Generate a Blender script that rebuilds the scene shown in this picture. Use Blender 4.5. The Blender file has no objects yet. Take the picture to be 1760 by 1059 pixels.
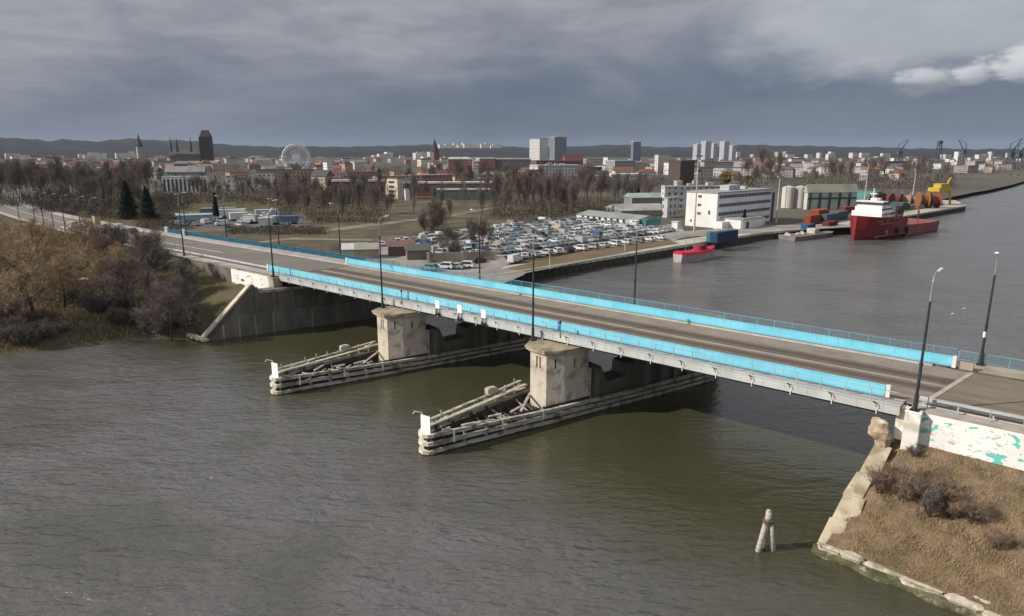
import bpy, math, random
from mathutils import Vector
R = math.radians
sc = bpy.context.scene
C = sc.collection.objects
rnd = random.Random(11)

# ---------------------------------------------------------------- camera
F, HZ, CX, CY, CH = 1160.0, 261.0, 880.0, 529.5, 30.0
PITCH = math.atan((CY - HZ) / F)
cam = bpy.data.objects.new("camera", bpy.data.cameras.new("camera"))
C.link(cam)
cam.location = (0, 0, CH)
cam.rotation_euler = (math.pi / 2 - PITCH, 0, 0)
cam.data.sensor_width = 36
cam.data.lens = F / 1760 * 36
cam.data.clip_start = 0.5
cam.data.clip_end = 60000
sc.camera = cam

# ---------------------------------------------------------------- sky, sun, exposure
SUN_EL, SUN_AZ = R(32), R(190)          # azimuth counted from +X, the sun stands left and a little behind
w = bpy.data.worlds.new("World")
sc.world = w
w.use_nodes = True
nt = w.node_tree
nt.nodes.clear()


class NT:
    """small helper for node trees"""
    def __init__(s, tree): s.t = tree
    def n(s, typ, ins=None, **kw):
        nd = s.t.nodes.new(typ)
        for k, v in kw.items(): setattr(nd, k, v)
        for k, v in (ins or {}).items():
            if isinstance(v, bpy.types.NodeSocket): s.t.links.new(v, nd.inputs[k])
            else: nd.inputs[k].default_value = v
        return nd
    def m(s, op, a, b=0.0, c=None):
        ins = {0: a, 1: b}
        if c is not None: ins[2] = c
        return s.n("ShaderNodeMath", ins, operation=op).outputs[0]
    def step(s, x, lo, hi):
        return s.n("ShaderNodeMapRange", {0: x, 1: lo, 2: hi, 3: 0.0, 4: 1.0}, interpolation_type="SMOOTHSTEP").outputs[0]
    def mix(s, f, a, b, bl="MIX"):
        nd = s.n("ShaderNodeMix", data_type="RGBA", blend_type=bl)
        for k, v in ((0, f), (6, a), (7, b)):
            if isinstance(v, bpy.types.NodeSocket): s.t.links.new(v, nd.inputs[k])
            else: nd.inputs[k].default_value = v if k == 0 or len(v) == 4 else (*v, 1)
        return nd.outputs[2]
    def noise(s, vec, scale, detail=4, rough=.55, dist=0.0):
        return s.n("ShaderNodeTexNoise", {"Vector": vec, "Scale": scale, "Detail": detail, "Roughness": rough, "Distortion": dist}).outputs[0]


def build_sky():
    T = NT(nt)
    sky = T.n("ShaderNodeTexSky", sky_type="NISHITA", sun_disc=False)
    sky.sun_elevation = SUN_EL
    sky.sun_rotation = R(260)
    sky.altitude = 0.03
    d = T.n("ShaderNodeTexCoord").outputs["Generated"]
    sep = T.n("ShaderNodeSeparateXYZ", {0: d})
    x, y, z = sep.outputs
    az = T.m("ARCTAN2", x, y)                         # 0 = north (+Y), positive to the east
    zz = T.m("MAXIMUM", z, 0.0)
    k = T.m("DIVIDE", 1.0, T.m("ADD", zz, 0.11))
    pl = T.n("ShaderNodeCombineXYZ", {0: T.m("MULTIPLY", x, k), 1: T.m("MULTIPLY", y, k), 2: 0.37}).outputs[0]
    n1 = T.noise(pl, 0.55, 6, .55, .4)
    n2 = T.noise(pl, 2.1, 6, .6, .3)
    ae = T.n("ShaderNodeCombineXYZ", {0: T.m("MULTIPLY", az, 1.0), 1: T.m("MULTIPLY", zz, 2.4), 2: 1.3}).outputs[0]
    n3 = T.noise(ae, 9.0, 6, .6, .2)
    n4 = T.noise(ae, 3.2, 5, .55, .5)
    n5 = T.noise(ae, 34.0, 5, .6, .3)
    # height of the pale cloud deck above the dark shower cloud, lower towards the west (left)
    h = T.m("ADD", zz, T.m("MULTIPLY", T.m("SUBTRACT", n4, .5), .16))
    h = T.m("SUBTRACT", h, T.m("MULTIPLY", az, .10))
    pale = T.step(h, .06, .20)
    slate = T.mix(T.step(T.m("ADD", T.m("MULTIPLY", n1, .5), T.m("MULTIPLY", n4, .5)), .30, .68), (.88, 1.10, 1.70), (1.42, 1.68, 2.34))
    deck = T.mix(T.step(n2, .25, .75), (2.15, 2.28, 2.70), (3.70, 3.65, 3.85))
    col = T.mix(pale, slate, deck)
    # brighter air just above the western horizon
    lowglow = T.m("MULTIPLY", T.step(zz, .075, .0), T.step(az, .05, -.5))
    col = T.mix(T.m("MULTIPLY", lowglow, .6), col, (1.75, 2.05, 2.8))
    low2 = T.m("MULTIPLY", T.step(zz, .06, .0), T.step(az, .1, .5))
    col = T.mix(T.m("MULTIPLY", low2, .55), col, (1.45, 1.9, 2.75))
    # broken bright sky in the east
    b = T.m("ADD", az, T.m("MULTIPLY", T.m("SUBTRACT", n4, .5), .5))
    bz = T.m("ADD", zz, T.m("MULTIPLY", T.m("SUBTRACT", n3, .5), .09))
    bright = T.m("MULTIPLY", T.step(b, .27, .42), T.step(bz, .075, .13))
    col = T.mix(T.m("MULTIPLY", bright, .85), col, T.mix(n3, (2.9, 3.25, 3.3), (5.6, 5.8, 5.9)))
    # faint mid-height veil of cloud
    veil = T.m("MULTIPLY", T.m("MULTIPLY", T.step(n3, .45, .66), T.step(az, -.05, .25)), T.m("MULTIPLY", T.step(bz, .055, .085), T.step(bz, .16, .11)))
    col = T.mix(T.m("MULTIPLY", veil, .5), col, (2.6, 2.65, 3.0))
    # small cumulus heads with flat bases in the east
    for (a0, e0, ra, re, s) in ((.640, .0935, .056, .028, .95), (.525, .0860, .036, .013, .75), (.574, .0875, .021, .016, .85), (.47, .098, .05, .02, .2)):
        wob = T.m("ADD", T.m("MULTIPLY", T.m("SUBTRACT", n3, .5), 1.6), T.m("MULTIPLY", T.m("SUBTRACT", n5, .5), 2.6))
        da = T.m("DIVIDE", T.m("SUBTRACT", az, a0), ra)
        de = T.m("DIVIDE", T.m("SUBTRACT", z, e0), re)
        de = T.m("MULTIPLY", de, T.m("ADD", 1.0, T.m("MULTIPLY", T.step(de, 0.0, -.3), .7)))
        r2 = T.m("ADD", T.m("MULTIPLY", da, da), T.m("MULTIPLY", de, de))
        msk = T.step(T.m("ADD", r2, wob), 1.25, .25)
        lit = T.step(T.m("SUBTRACT", de, T.m("MULTIPLY", da, .5)), -.9, .8)
        col = T.mix(T.m("MULTIPLY", msk, s), col, T.mix(lit, (3.2, 3.35, 3.7), (6.6, 6.7, 6.8)))
    # overhead and behind the camera the deck is thin and light
    up = T.step(zz, .20, .52)
    back = T.m("MULTIPLY", T.step(y, .1, -.6), T.step(zz, .10, .5))
    col = T.mix(T.m("MULTIPLY", T.m("MAXIMUM", up, back), .9), col, T.mix(n1, (4.3, 4.5, 5.0), (6.6, 6.6, 6.9)))
    col = T.mix(.07, col, sky.outputs[0])
    bg = T.n("ShaderNodeBackground", {0: col, 1: 0.10})
    out = T.n("ShaderNodeOutputWorld", {0: bg.outputs[0]})


build_sky()
sun = bpy.data.objects.new("sun", bpy.data.lights.new("sun", "SUN"))
C.link(sun)
sun.data.energy = 4.9
sun.data.angle = R(0.6)
sun.data.color = (1.0, .93, .82)
sun.rotation_euler = Vector((-math.cos(SUN_EL) * math.cos(SUN_AZ), -math.cos(SUN_EL) * math.sin(SUN_AZ), -math.sin(SUN_EL))).to_track_quat("-Z", "Y").to_euler()
sun.location = (-200, -60, 150)
sc.view_settings.view_transform = "Standard"
sc.view_settings.look = "None"
sc.view_settings.exposure = 0.10
sc.view_settings.gamma = 1.0
sc.view_settings.use_curve_mapping = False
sc.cycles.max_bounces = 5
sc.cycles.transparent_max_bounces = 6
sc.cycles.volume_bounces = 0
sc.cycles.sample_clamp_direct = 3.0
sc.cycles.sample_clamp_indirect = 3.0


# ---------------------------------------------------------------- where things stand
def ray(u, v):
    x = (u - CX) / F; y = (CY - v) / F
    return x, math.cos(PITCH) + y * math.sin(PITCH), -math.sin(PITCH) + y * math.cos(PITCH)
def at(u, v, z=2.5):
    """the point of the level z that the survey photograph shows at u, v"""
    d = ray(u, v); t = (z - CH) / d[2]
    return d[0] * t, d[1] * t
def zat(u, v, Y):
    d = ray(u, v)
    return CH + d[2] / d[1] * Y
BA = R(139.9)
BO = (30.0, 51.0)
DX, DY = math.cos(BA), math.sin(BA)
NX, NY = DY, -DX
def sn(s, n): return BO[0] + s * DX + n * NX, BO[1] + s * DY + n * NY
def to_sn(x, y): return (x - BO[0]) * DX + (y - BO[1]) * DY, (x - BO[0]) * NX + (y - BO[1]) * NY
QA = R(33.2)
def ql(q, l): return q * math.cos(QA) - l * math.sin(QA), q * math.sin(QA) + l * math.cos(QA)


# ---------------------------------------------------------------- materials
MATS = {}
def M(name, c1, c2=None, scale=1.0, rough=.8, bump=0.0, metal=0.0, detail=5, stretch=(1, 1, 1), lo=.35, hi=.65, c3=None, scale3=.2, spec=.3, bscale=None):
    if name in MATS: return MATS[name]
    m = bpy.data.materials.new(name); m.use_nodes = True
    t = m.node_tree; t.nodes.clear(); T = NT(t)
    p = T.n("ShaderNodeBsdfPrincipled", {"Roughness": rough, "Metallic": metal, "Specular IOR Level": spec})
    T.n("ShaderNodeOutputMaterial", {0: p.outputs[0]})
    co = T.n("ShaderNodeTexCoord").outputs["Object"]
    mp = T.n("ShaderNodeMapping", {0: co, 3: stretch}).outputs[0]
    if c2 is None: c2 = tuple(x * .82 for x in c1)
    nz = T.noise(mp, scale, detail)
    col = T.mix(T.step(nz, lo, hi), c1, c2)
    if c3: col = T.mix(T.step(T.noise(co, scale3, 4), .5, .66), col, c3)
    t.links.new(col, p.inputs["Base Color"])
    if bump:
        b = T.n("ShaderNodeBump", {"Strength": 1.0, "Distance": bump, "Height": T.noise(mp, bscale or scale * 3, 5)})
        t.links.new(b.outputs[0], p.inputs["Normal"])
    MATS[name] = m
    return m
def M_obj(name, rough=.6, windows=False, var=.25, spec=.3, scale=.3):
    """colour taken from each object's own colour"""
    if name in MATS: return MATS[name]
    m = bpy.data.materials.new(name); m.use_nodes = True
    t = m.node_tree; t.nodes.clear(); T = NT(t)
    p = T.n("ShaderNodeBsdfPrincipled", {"Roughness": rough, "Specular IOR Level": spec})
    T.n("ShaderNodeOutputMaterial", {0: p.outputs[0]})
    oi = T.n("ShaderNodeObjectInfo").outputs["Color"]
    co = T.n("ShaderNodeTexCoord").outputs["Object"]
    nz = T.noise(co, scale, 4)
    col = T.mix(T.m("MULTIPLY", T.step(nz, .35, .7), var), oi, (.05, .05, .05, 1))
    if windows:
        sp = T.n("ShaderNodeSeparateXYZ", {0: co})
        h = T.m("FRACT", T.m("DIVIDE", T.m("ADD", sp.outputs[0], sp.outputs[1]), 3.1))
        v = T.m("FRACT", T.m("DIVIDE", sp.outputs[2], 3.0))
        k = T.m("MULTIPLY", T.m("GREATER_THAN", h, .58), T.m("MULTIPLY", T.m("GREATER_THAN", v, .35), T.m("LESS_THAN", v, .82)))
        col = T.mix(T.m("MULTIPLY", k, .85), col, (.045, .05, .06, 1))
    t.links.new(col, p.inputs["Base Color"])
    MATS[name] = m
    return m


# ---------------------------------------------------------------- mesh helpers
class MB:
    def __init__(s): s.v = []; s.f = []; s.mi = []
    def add(s, vs, fs, mi=0):
        b = len(s.v); s.v += [tuple(p) for p in vs]
        s.f += [tuple(i + b for i in f) for f in fs]; s.mi += [mi] * len(fs)
        return s
    def box(s, x0, x1, y0, y1, z0, z1, mi=0):
        return s.add([(x0, y0, z0), (x1, y0, z0), (x1, y1, z0), (x0, y1, z0), (x0, y0, z1), (x1, y0, z1), (x1, y1, z1), (x0, y1, z1)],
                     [(3, 2, 1, 0), (4, 5, 6, 7), (0, 1, 5, 4), (1, 2, 6, 5), (2, 3, 7, 6), (3, 0, 4, 7)], mi)
    def hexa(s, b, t, mi=0):
        """four bottom and four top points, counter-clockwise"""
        return s.add(list(b) + list(t), [(3, 2, 1, 0), (4, 5, 6, 7), (0, 1, 5, 4), (1, 2, 6, 5), (2, 3, 7, 6), (3, 0, 4, 7)], mi)
    def prism(s, poly, z0, z1, mi=0, inset=0.0):
        n = len(poly)
        cx = sum(p[0] for p in poly) / n; cy = sum(p[1] for p in poly) / n
        top = [(cx + (p[0] - cx) * (1 - inset), cy + (p[1] - cy) * (1 - inset)) for p in poly]
        vs = [(p[0], p[1], z0) for p in poly] + [(p[0], p[1], z1) for p in top]
        fs = [tuple(range(n - 1, -1, -1)), tuple(range(n, 2 * n))] + [(i, (i + 1) % n, n + (i + 1) % n, n + i) for i in range(n)]
        return s.add(vs, fs, mi)
    def extr(s, prof, y0, y1, mi=0):
        """profile of (x, z) points pushed along y"""
        n = len(prof)
        vs = [(p[0], y0, p[1]) for p in prof] + [(p[0], y1, p[1]) for p in prof]
        fs = [tuple(range(n)), tuple(range(2 * n - 1, n - 1, -1))] + [(i, n + i, n + (i + 1) % n, (i + 1) % n) for i in range(n)]
        return s.add(vs, fs, mi)
    def tube(s, pts, rr, n=6, mi=0, cap=True):
        """tube through points; rr a radius or one per point"""
        P = [Vector(p) for p in pts]
        if not isinstance(rr, (list, tuple)): rr = [rr] * len(P)
        vs, fs = [], []
        for i, p in enumerate(P):
            d = (P[min(i + 1, len(P) - 1)] - P[max(i - 1, 0)])
            if d.length < 1e-9: d = Vector((0, 0, 1))
            d.normalize()
            a = d.cross(Vector((0, 0, 1)) if abs(d.z) < .95 else Vector((1, 0, 0))).normalized(); b = d.cross(a)
            for j in range(n):
                t = 2 * math.pi * (j + .5) / n
                q = p + (a * math.cos(t) + b * math.sin(t)) * rr[i]
                vs.append(tuple(q))
        for i in range(len(P) - 1):
            for j in range(n):
                fs.append((i * n + j, i * n + (j + 1) % n, (i + 1) * n + (j + 1) % n, (i + 1) * n + j))
        if cap:
            fs.append(tuple(range(n - 1, -1, -1))); fs.append(tuple(range((len(P) - 1) * n, len(P) * n)))
        return s.add(vs, fs, mi)
    def bar(s, pts, wd, ht, mi=0):
        """rectangular bar through points, wd across, ht upright"""
        P = [Vector(p) for p in pts]; vs, fs = [], []
        for i, p in enumerate(P):
            d = P[min(i + 1, len(P) - 1)] - P[max(i - 1, 0)]; d.z = 0
            if d.length < 1e-9: d = Vector((1, 0, 0))
            d.normalize(); a = Vector((-d.y, d.x, 0)) * wd / 2
            for q in (p - a, p + a, p + a + Vector((0, 0, ht)), p - a + Vector((0, 0, ht))): vs.append(tuple(q))
        for i in range(len(P) - 1):
            for j in range(4): fs.append((i * 4 + j, (i + 1) * 4 + j, (i + 1) * 4 + (j + 1) % 4, i * 4 + (j + 1) % 4))
        e = (len(P) - 1) * 4
        fs += [(0, 1, 2, 3), (e + 3, e + 2, e + 1, e)]
        return s.add(vs, fs, mi)
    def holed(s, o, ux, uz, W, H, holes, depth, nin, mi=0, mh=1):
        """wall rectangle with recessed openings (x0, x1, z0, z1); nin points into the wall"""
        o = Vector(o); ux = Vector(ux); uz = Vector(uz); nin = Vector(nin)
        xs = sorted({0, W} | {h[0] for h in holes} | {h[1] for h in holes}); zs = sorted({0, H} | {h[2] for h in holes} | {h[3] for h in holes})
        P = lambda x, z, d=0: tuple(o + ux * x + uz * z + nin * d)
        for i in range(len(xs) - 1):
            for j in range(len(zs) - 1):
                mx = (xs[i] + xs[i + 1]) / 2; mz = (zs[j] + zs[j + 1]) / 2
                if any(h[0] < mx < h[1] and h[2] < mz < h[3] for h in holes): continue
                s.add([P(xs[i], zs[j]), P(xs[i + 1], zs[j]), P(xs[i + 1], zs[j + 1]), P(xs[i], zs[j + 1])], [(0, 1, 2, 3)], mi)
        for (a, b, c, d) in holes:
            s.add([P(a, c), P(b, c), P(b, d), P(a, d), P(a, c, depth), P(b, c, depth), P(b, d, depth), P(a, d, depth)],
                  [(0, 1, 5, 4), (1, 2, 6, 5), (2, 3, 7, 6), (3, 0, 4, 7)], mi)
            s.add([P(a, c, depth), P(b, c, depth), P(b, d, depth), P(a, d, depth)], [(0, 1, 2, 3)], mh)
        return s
    def build(s, name, mats, parent=None, loc=None, rz=0.0, smooth=False):
        me = bpy.data.meshes.new(name)
        me.from_pydata(s.v, [], s.f)
        for m in (mats if isinstance(mats, (list, tuple)) else [mats]): me.materials.append(m)
        if any(s.mi): me.polygons.foreach_set("material_index", s.mi)
        if smooth: me.polygons.foreach_set("use_smooth", [True] * len(s.f))
        o = bpy.data.objects.new(name, me); C.link(o)
        if parent: o.parent = parent
        if loc: o.location = loc
        if rz: o.rotation_euler = (0, 0, rz)
        return o
def tag(o, label=None, cat=None, group=None, kind=None):
    if label: o["label"] = label
    if cat: o["category"] = cat
    if group: o["group"] = group
    if kind: o["kind"] = kind
    return o
def thing(name, label, cat, loc=(0, 0, 0), rz=0.0, group=None):
    o = bpy.data.objects.new(name, None); C.link(o)
    o.location = loc; o.rotation_euler = (0, 0, rz); o.empty_display_size = .5
    return tag(o, label, cat, group)
def struct(o): return tag(o, kind="structure")
KIDS = {}
def kids(o):
    return [c for c in bpy.data.objects if c.parent == o] if o.name not in KIDS else KIDS[o.name]
def copy_tree(o, parent=None):
    c = o.copy(); C.link(c)
    if parent: c.parent = parent
    if o.name not in KIDS: KIDS[o.name] = [k for k in bpy.data.objects if k.parent == o]
    for ch in KIDS[o.name]: copy_tree(ch, c)
    return c
def rc(c, v=.1):
    k = 1 + rnd.uniform(-v, v)
    return tuple(min(1, x * k) for x in c)
# ---------------------------------------------------------------- water
def water_mat():
    m = bpy.data.materials.new("water"); m.use_nodes = True
    t = m.node_tree; t.nodes.clear(); T = NT(t)
    co = T.n("ShaderNodeTexCoord").outputs["Object"]
    mp = T.n("ShaderNodeMapping", {0: co, 2: (0, 0, R(14)), 3: (.55, 1.25, 1)}).outputs[0]
    mp2 = T.n("ShaderNodeMapping", {0: co, 2: (0, 0, R(-16)), 3: (.5, 1.1, 1)}).outputs[0]
    a = T.noise(mp, 1.25, 3, .55, .5)
    b = T.noise(mp2, .33, 4, .55, .8)
    big = T.noise(co, .045, 3, .5, .6)
    mid = T.noise(mp2, .10, 4, .55, .4)
    ruff = T.step(T.m("ADD", T.m("MULTIPLY", big, .55), T.m("MULTIPLY", mid, .45)), .34, .58)
    sp = T.n("ShaderNodeSeparateXYZ", {0: co})
    nn = T.m("ADD", T.m("ADD", T.m("MULTIPLY", sp.outputs[0], NX), T.m("MULTIPLY", sp.outputs[1], NY)), -BO[0] * NX - BO[1] * NY)
    nn = T.m("ADD", nn, T.m("MULTIPLY", T.m("SUBTRACT", mid, .5), 26.0))
    lee = T.m("MULTIPLY", T.step(nn, -24.0, -9.0), T.step(nn, 34.0, 20.0))       # sheltered, smooth water between the piers and along the bridge
    near = T.step(T.m("ADD", T.m("ADD", T.m("MULTIPLY", sp.outputs[0], .8), T.m("MULTIPLY", sp.outputs[1], -.6)), T.m("MULTIPLY", T.m("SUBTRACT", mid, .5), 22.0)), -26.0, -4.0)
    near = T.m("MULTIPLY", near, T.step(sp.outputs[1], 75.0, 55.0))
    calm = T.m("MAXIMUM", T.m("MULTIPLY", lee, .9), T.m("MULTIPLY", near, .6))
    ruff = T.m("MULTIPLY", T.m("ADD", .42, T.m("MULTIPLY", ruff, .58)), T.m("SUBTRACT", 1.0, calm))
    hgt = T.m("ADD", T.m("MULTIPLY", a, .25), T.m("MULTIPLY", b, .50))
    hgt = T.m("MULTIPLY", hgt, T.m("ADD", .28, T.m("MULTIPLY", ruff, .92)))
    bmp = T.n("ShaderNodeBump", {"Strength": 1.0, "Distance": 1.0, "Height": hgt})
    col = T.mix(ruff, (.042, .040, .017), (.108, .104, .104))  # ruffled water carries some sky reflection in its paler, bluer base colour
    p = T.n("ShaderNodeBsdfPrincipled", {"Base Color": col, "Roughness": .22, "IOR": 1.5, "Normal": bmp.outputs[0]})
    T.n("ShaderNodeOutputMaterial", {0: p.outputs[0]})
    return m
wb = MB(); wb.add([(-16000, -3000, 0), (16000, -3000, 0), (16000, 16000, 0), (-16000, 16000, 0)], [(0, 1, 2, 3)])
struct(wb.build("water", water_mat()))

def blue_paint():
    """sheet by sheet slightly different, with run-off streaks and grime along the foot"""
    m = bpy.data.materials.new("blue_parapet_sheet"); m.use_nodes = True
    t = m.node_tree; t.nodes.clear(); T = NT(t)
    co = T.n("ShaderNodeTexCoord").outputs["Object"]
    sp = T.n("ShaderNodeSeparateXYZ", {0: co})
    cell = T.m("FLOOR", T.m("DIVIDE", T.m("ADD", sp.outputs[0], 97.0), 3.0))
    wn = T.n("ShaderNodeTexWhiteNoise", {"W": cell}, noise_dimensions="1D").outputs[0]
    st = T.noise(T.n("ShaderNodeMapping", {0: co, 3: (5, 1, .25)}).outputs[0], 1.0, 4, .6)
    bl = T.noise(co, .35, 5, .6)
    col = T.mix(wn, (.16, .53, .70), (.21, .60, .75))
    col = T.mix(T.m("MULTIPLY", T.step(bl, .45, .7), .5), col, (.09, .44, .62))
    col = T.mix(T.m("MULTIPLY", T.step(st, .50, .72), .5), col, (.16, .30, .34))
    foot = T.step(T.m("ADD", sp.outputs[2], T.m("MULTIPLY", T.m("SUBTRACT", st, .5), .5)), 9.62, 9.36)
    col = T.mix(T.m("MULTIPLY", foot, .5), col, (.12, .22, .24))
    p = T.n("ShaderNodeBsdfPrincipled", {"Base Color": col, "Roughness": .6, "Specular IOR Level": .3})
    T.n("ShaderNodeOutputMaterial", {0: p.outputs[0]})
    return m
# ---------------------------------------------------------------- materials of the place
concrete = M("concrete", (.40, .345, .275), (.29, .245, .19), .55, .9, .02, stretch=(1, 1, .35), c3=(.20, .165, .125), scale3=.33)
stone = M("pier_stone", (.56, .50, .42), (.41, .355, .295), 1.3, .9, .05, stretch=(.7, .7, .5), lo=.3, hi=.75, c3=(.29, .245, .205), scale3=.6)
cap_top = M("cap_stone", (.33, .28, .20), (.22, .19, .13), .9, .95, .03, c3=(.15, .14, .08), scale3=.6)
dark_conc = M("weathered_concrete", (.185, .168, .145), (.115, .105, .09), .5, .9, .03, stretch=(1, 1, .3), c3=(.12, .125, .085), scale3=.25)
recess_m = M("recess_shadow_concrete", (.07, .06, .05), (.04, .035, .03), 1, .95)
girder_m = M("bridge_steel_pale", (.50, .53, .53), (.40, .42, .42), .4, .55, 0, c3=(.43, .43, .41), scale3=.5, stretch=(1, 1, .3))
girder_dk = M("bridge_steel_dark", (.13, .14, .14), (.08, .085, .085), .5, .7)
walk_m = M("walkway_slab", (.36, .33, .32), (.27, .25, .245), .5, .9, .01)
blue_m = M("blue_parapet_paint", (.085, .55, .76), (.065, .48, .70), .35, .5, 0, stretch=(.4, 1, 1), c3=(.05, .36, .50), scale3=.25)
blue_m = blue_paint()
teal_m = M("teal_rail_paint", (.05, .21, .31), (.035, .16, .24), .5, .5)
railgrey = M("rail_grey_paint", (.42, .44, .45), (.32, .33, .34), 1, .5)
white_m = M("white_paint", (.78, .77, .74), (.64, .62, .58), .8, .7)
pole_m = M("lamp_pole_paint", (.035, .042, .05), (.025, .03, .036), 2, .5)
lampgrey = M("lamp_galvanised", (.34, .36, .38), (.25, .27, .28), 2, .45, metal=.3)
kerb_m = M("kerb_stone", (.48, .46, .42), (.36, .34, .31), .7, .9)
asphalt = M("asphalt_pale", (.185, .167, .152), (.145, .13, .118), .12, .9, .006, c3=(.15, .135, .12), scale3=.05, bscale=3)
black_m = M("black_steel", (.03, .03, .032), (.02, .02, .02), 1, .5)
timber = M("grey_timber", (.47, .445, .39), (.30, .275, .235), 1.2, .9, .02, stretch=(.3, .3, 3), c3=(.17, .14, .10), scale3=.9)
nosem = M("bleached_timber", (.62, .58, .50), (.45, .42, .35), 1.5, .9)
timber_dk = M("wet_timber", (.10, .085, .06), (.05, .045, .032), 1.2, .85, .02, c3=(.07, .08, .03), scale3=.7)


# ---------------------------------------------------------------- land: shoreline and height
W0 = lambda u, v: at(u, v, 0.0)
AB0, AB1 = ql(15.9, 116.2), ql(46, 116.2)
SHORE = [(-420, -60), (-160, 72), W0(0, 612), W0(120, 598), W0(230, 583), W0(338, 583), AB0, AB1, ql(60, 116.2), (-10, 147), (3.5, 159),
         (87.7, 235.9), (130.4, 260.7), (237, 356.1), W0(1638, 352), W0(1700, 339), W0(1722, 334), W0(1760, 325), (900, 1100), (12000, 11500)]
ROADL = [(92, 11.45, 9.15), (120, 11.45, 9.05), (150, 11.8, 8.7), (185, 13.4, 8.1), (220, 16.2, 7.3), (262, 20.4, 6.4), (300, 24.5, 5.6), (345, 30, 4.8), (400, 38, 4.0), (460, 50, 3.2), (560, 76, 2.8)]
ROADW = [(*sn(s, n), z) for s, n, z in ROADL]
def near_poly(x, y, pts):
    best = (1e18, 0, 0, 0)
    for i in range(len(pts) - 1):
        ax, ay = pts[i][:2]; bx, by = pts[i + 1][:2]
        ex, ey = bx - ax, by - ay
        t = max(0, min(1, ((x - ax) * ex + (y - ay) * ey) / (ex * ex + ey * ey)))
        qx, qy = ax + ex * t, ay + ey * t
        d = (x - qx) ** 2 + (y - qy) ** 2
        if d < best[0]: best = (d, i, t, ex * (y - ay) - ey * (x - ax))
    return math.sqrt(best[0]), best[1], best[2], best[3]
def land(x, y):
    d, i, t, sgn = near_poly(x, y, SHORE)
    sd = d if sgn > 0 else -d
    natural = i <= 5
    dr, ri, rt, _ = near_poly(x, y, ROADW)
    rz = ROADW[ri][2] * (1 - rt) + ROADW[ri + 1][2] * rt
    s, n = to_sn(x, y)
    base = 2.5
    if natural and n < 12: base = 2.3 + min(3.2, max(0, sd) * .085)
    emb = rz - .35 - max(0, dr - 9.4) * (.42 if n < 12 else .75)
    if n < 12 and dr > 4.5: emb -= 2.3 * min(1, (dr - 4.5) / .8) * max(0, min(1, (128 - s) / 14))
    h = max(base, emb)
    if natural: h = min(h, .1 + sd * .42 if sd < 14 else 99)
    else: h = min(h, -1.5 if sd < 3.5 else 99)
    if natural and n < 5 and sd > 0: h += .35 * math.sin(x * .21 + y * .13) * math.sin(y * .27 - x * .09) * min(1, sd / 6) * min(1, max(0, dr - 10) / 8)
    return max(-1.5, h)

def ground_mat():
    m = bpy.data.materials.new("ground_soil_grass"); m.use_nodes = True
    t = m.node_tree; t.nodes.clear(); T = NT(t)
    co = T.n("ShaderNodeTexCoord").outputs["Object"]
    a = T.noise(co, .035, 6, .6); b = T.noise(co, .22, 6, .65); c = T.noise(co, 2.4, 4, .6)
    col = T.mix(T.step(a, .38, .6), (.070, .058, .040), (.105, .090, .050))
    col = T.mix(T.step(b, .48, .7), col, (.15, .118, .078))
    col = T.mix(T.m("MULTIPLY", T.step(c, .45, .75), .5), col, (.045, .04, .025))
    bp = T.n("ShaderNodeBump", {"Strength": 1, "Distance": .25, "Height": c})
    p = T.n("ShaderNodeBsdfPrincipled", {"Base Color": col, "Roughness": .95, "Specular IOR Level": .1, "Normal": bp.outputs[0]})
    T.n("ShaderNodeOutputMaterial", {0: p.outputs[0]})
    return m
soil = ground_mat()
def grid_land():
    mb = MB(); x0, x1, y0, y1, st = -337.5, 60.0, 86.0, 436.0, 2.5
    nx, ny = int((x1 - x0) / st) + 1, int((y1 - y0) / st) + 1
    vs = []
    for j in range(ny):
        for i in range(nx):
            x, y = x0 + i * st, y0 + j * st
            vs.append((x, y, land(x, y)))
    fs = [(j * nx + i, j * nx + i + 1, (j + 1) * nx + i + 1, (j + 1) * nx + i) for j in range(ny - 1) for i in range(nx - 1)]
    fs = [f for f in fs if max(vs[k][2] for k in f) > -1.4]
    mb.add(vs, fs)
    return struct(mb.build("ground", soil, smooth=True))
grid_land()
far_pts = [(-16000, 430), (-60, 430), (28, 420), (40, 203), (51, 211), (85, 242), (127, 267), (230, 361), (W0(1633, 351)[0] - 4, W0(1633, 351)[1] + 4), (W0(1700, 338)[0] - 6, W0(1700, 338)[1] + 8), (W0(1722, 333)[0] - 6, W0(1722, 333)[1] + 6),
           (W0(1760, 324)[0] - 6, W0(1760, 324)[1] + 8), (890, 1110), (15000, 13800), (15000, 16000), (-16000, 16000)]
fb = MB(); fb.add([(x, y, 2.3) for x, y in far_pts], [tuple(range(len(far_pts)))])
struct(fb.build("terrain", M("city_ground", (.075, .068, .055), (.11, .10, .082), .012, .95, c3=(.07, .072, .035), scale3=.004)))

# quay wall with its timber piles and pale apron
Q = [(-10, 147), (3.5, 159), (87.7, 235.9), (130.4, 260.7), (237, 356.1), (W0(1638, 352)[0], W0(1638, 352)[1])]
def offset_line(P, d):
    out = []
    for i, p in enumerate(P):
        a = Vector(P[max(0, i - 1)]); b = Vector(P[min(len(P) - 1, i + 1)])
        e = (b - a).normalized(); out.append((p[0] - e.y * d, p[1] + e.x * d))
    return out
Qi = offset_line(Q, 7.5)
qw = thing("quay_wall", "long pale quay wall with dark piles along the far bank beyond the bridge", "quay wall")
mb = MB()
for i in range(len(Q) - 1):
    a, b, c, d = Q[i], Q[i + 1], Qi[i + 1], Qi[i]
    mb.hexa([(*a, -1.2), (*b, -1.2), (*c, -1.2), (*d, -1.2)], [(*a, 2.58), (*b, 2.58), (*c, 2.58), (*d, 2.58)])
mb.build("wall_block", M("quay_concrete", (.44, .41, .36), (.33, .31, .27), .3, .9, .02, c3=(.26, .25, .2), scale3=.1), qw)
Qo = offset_line(Q, -.25)
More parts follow.
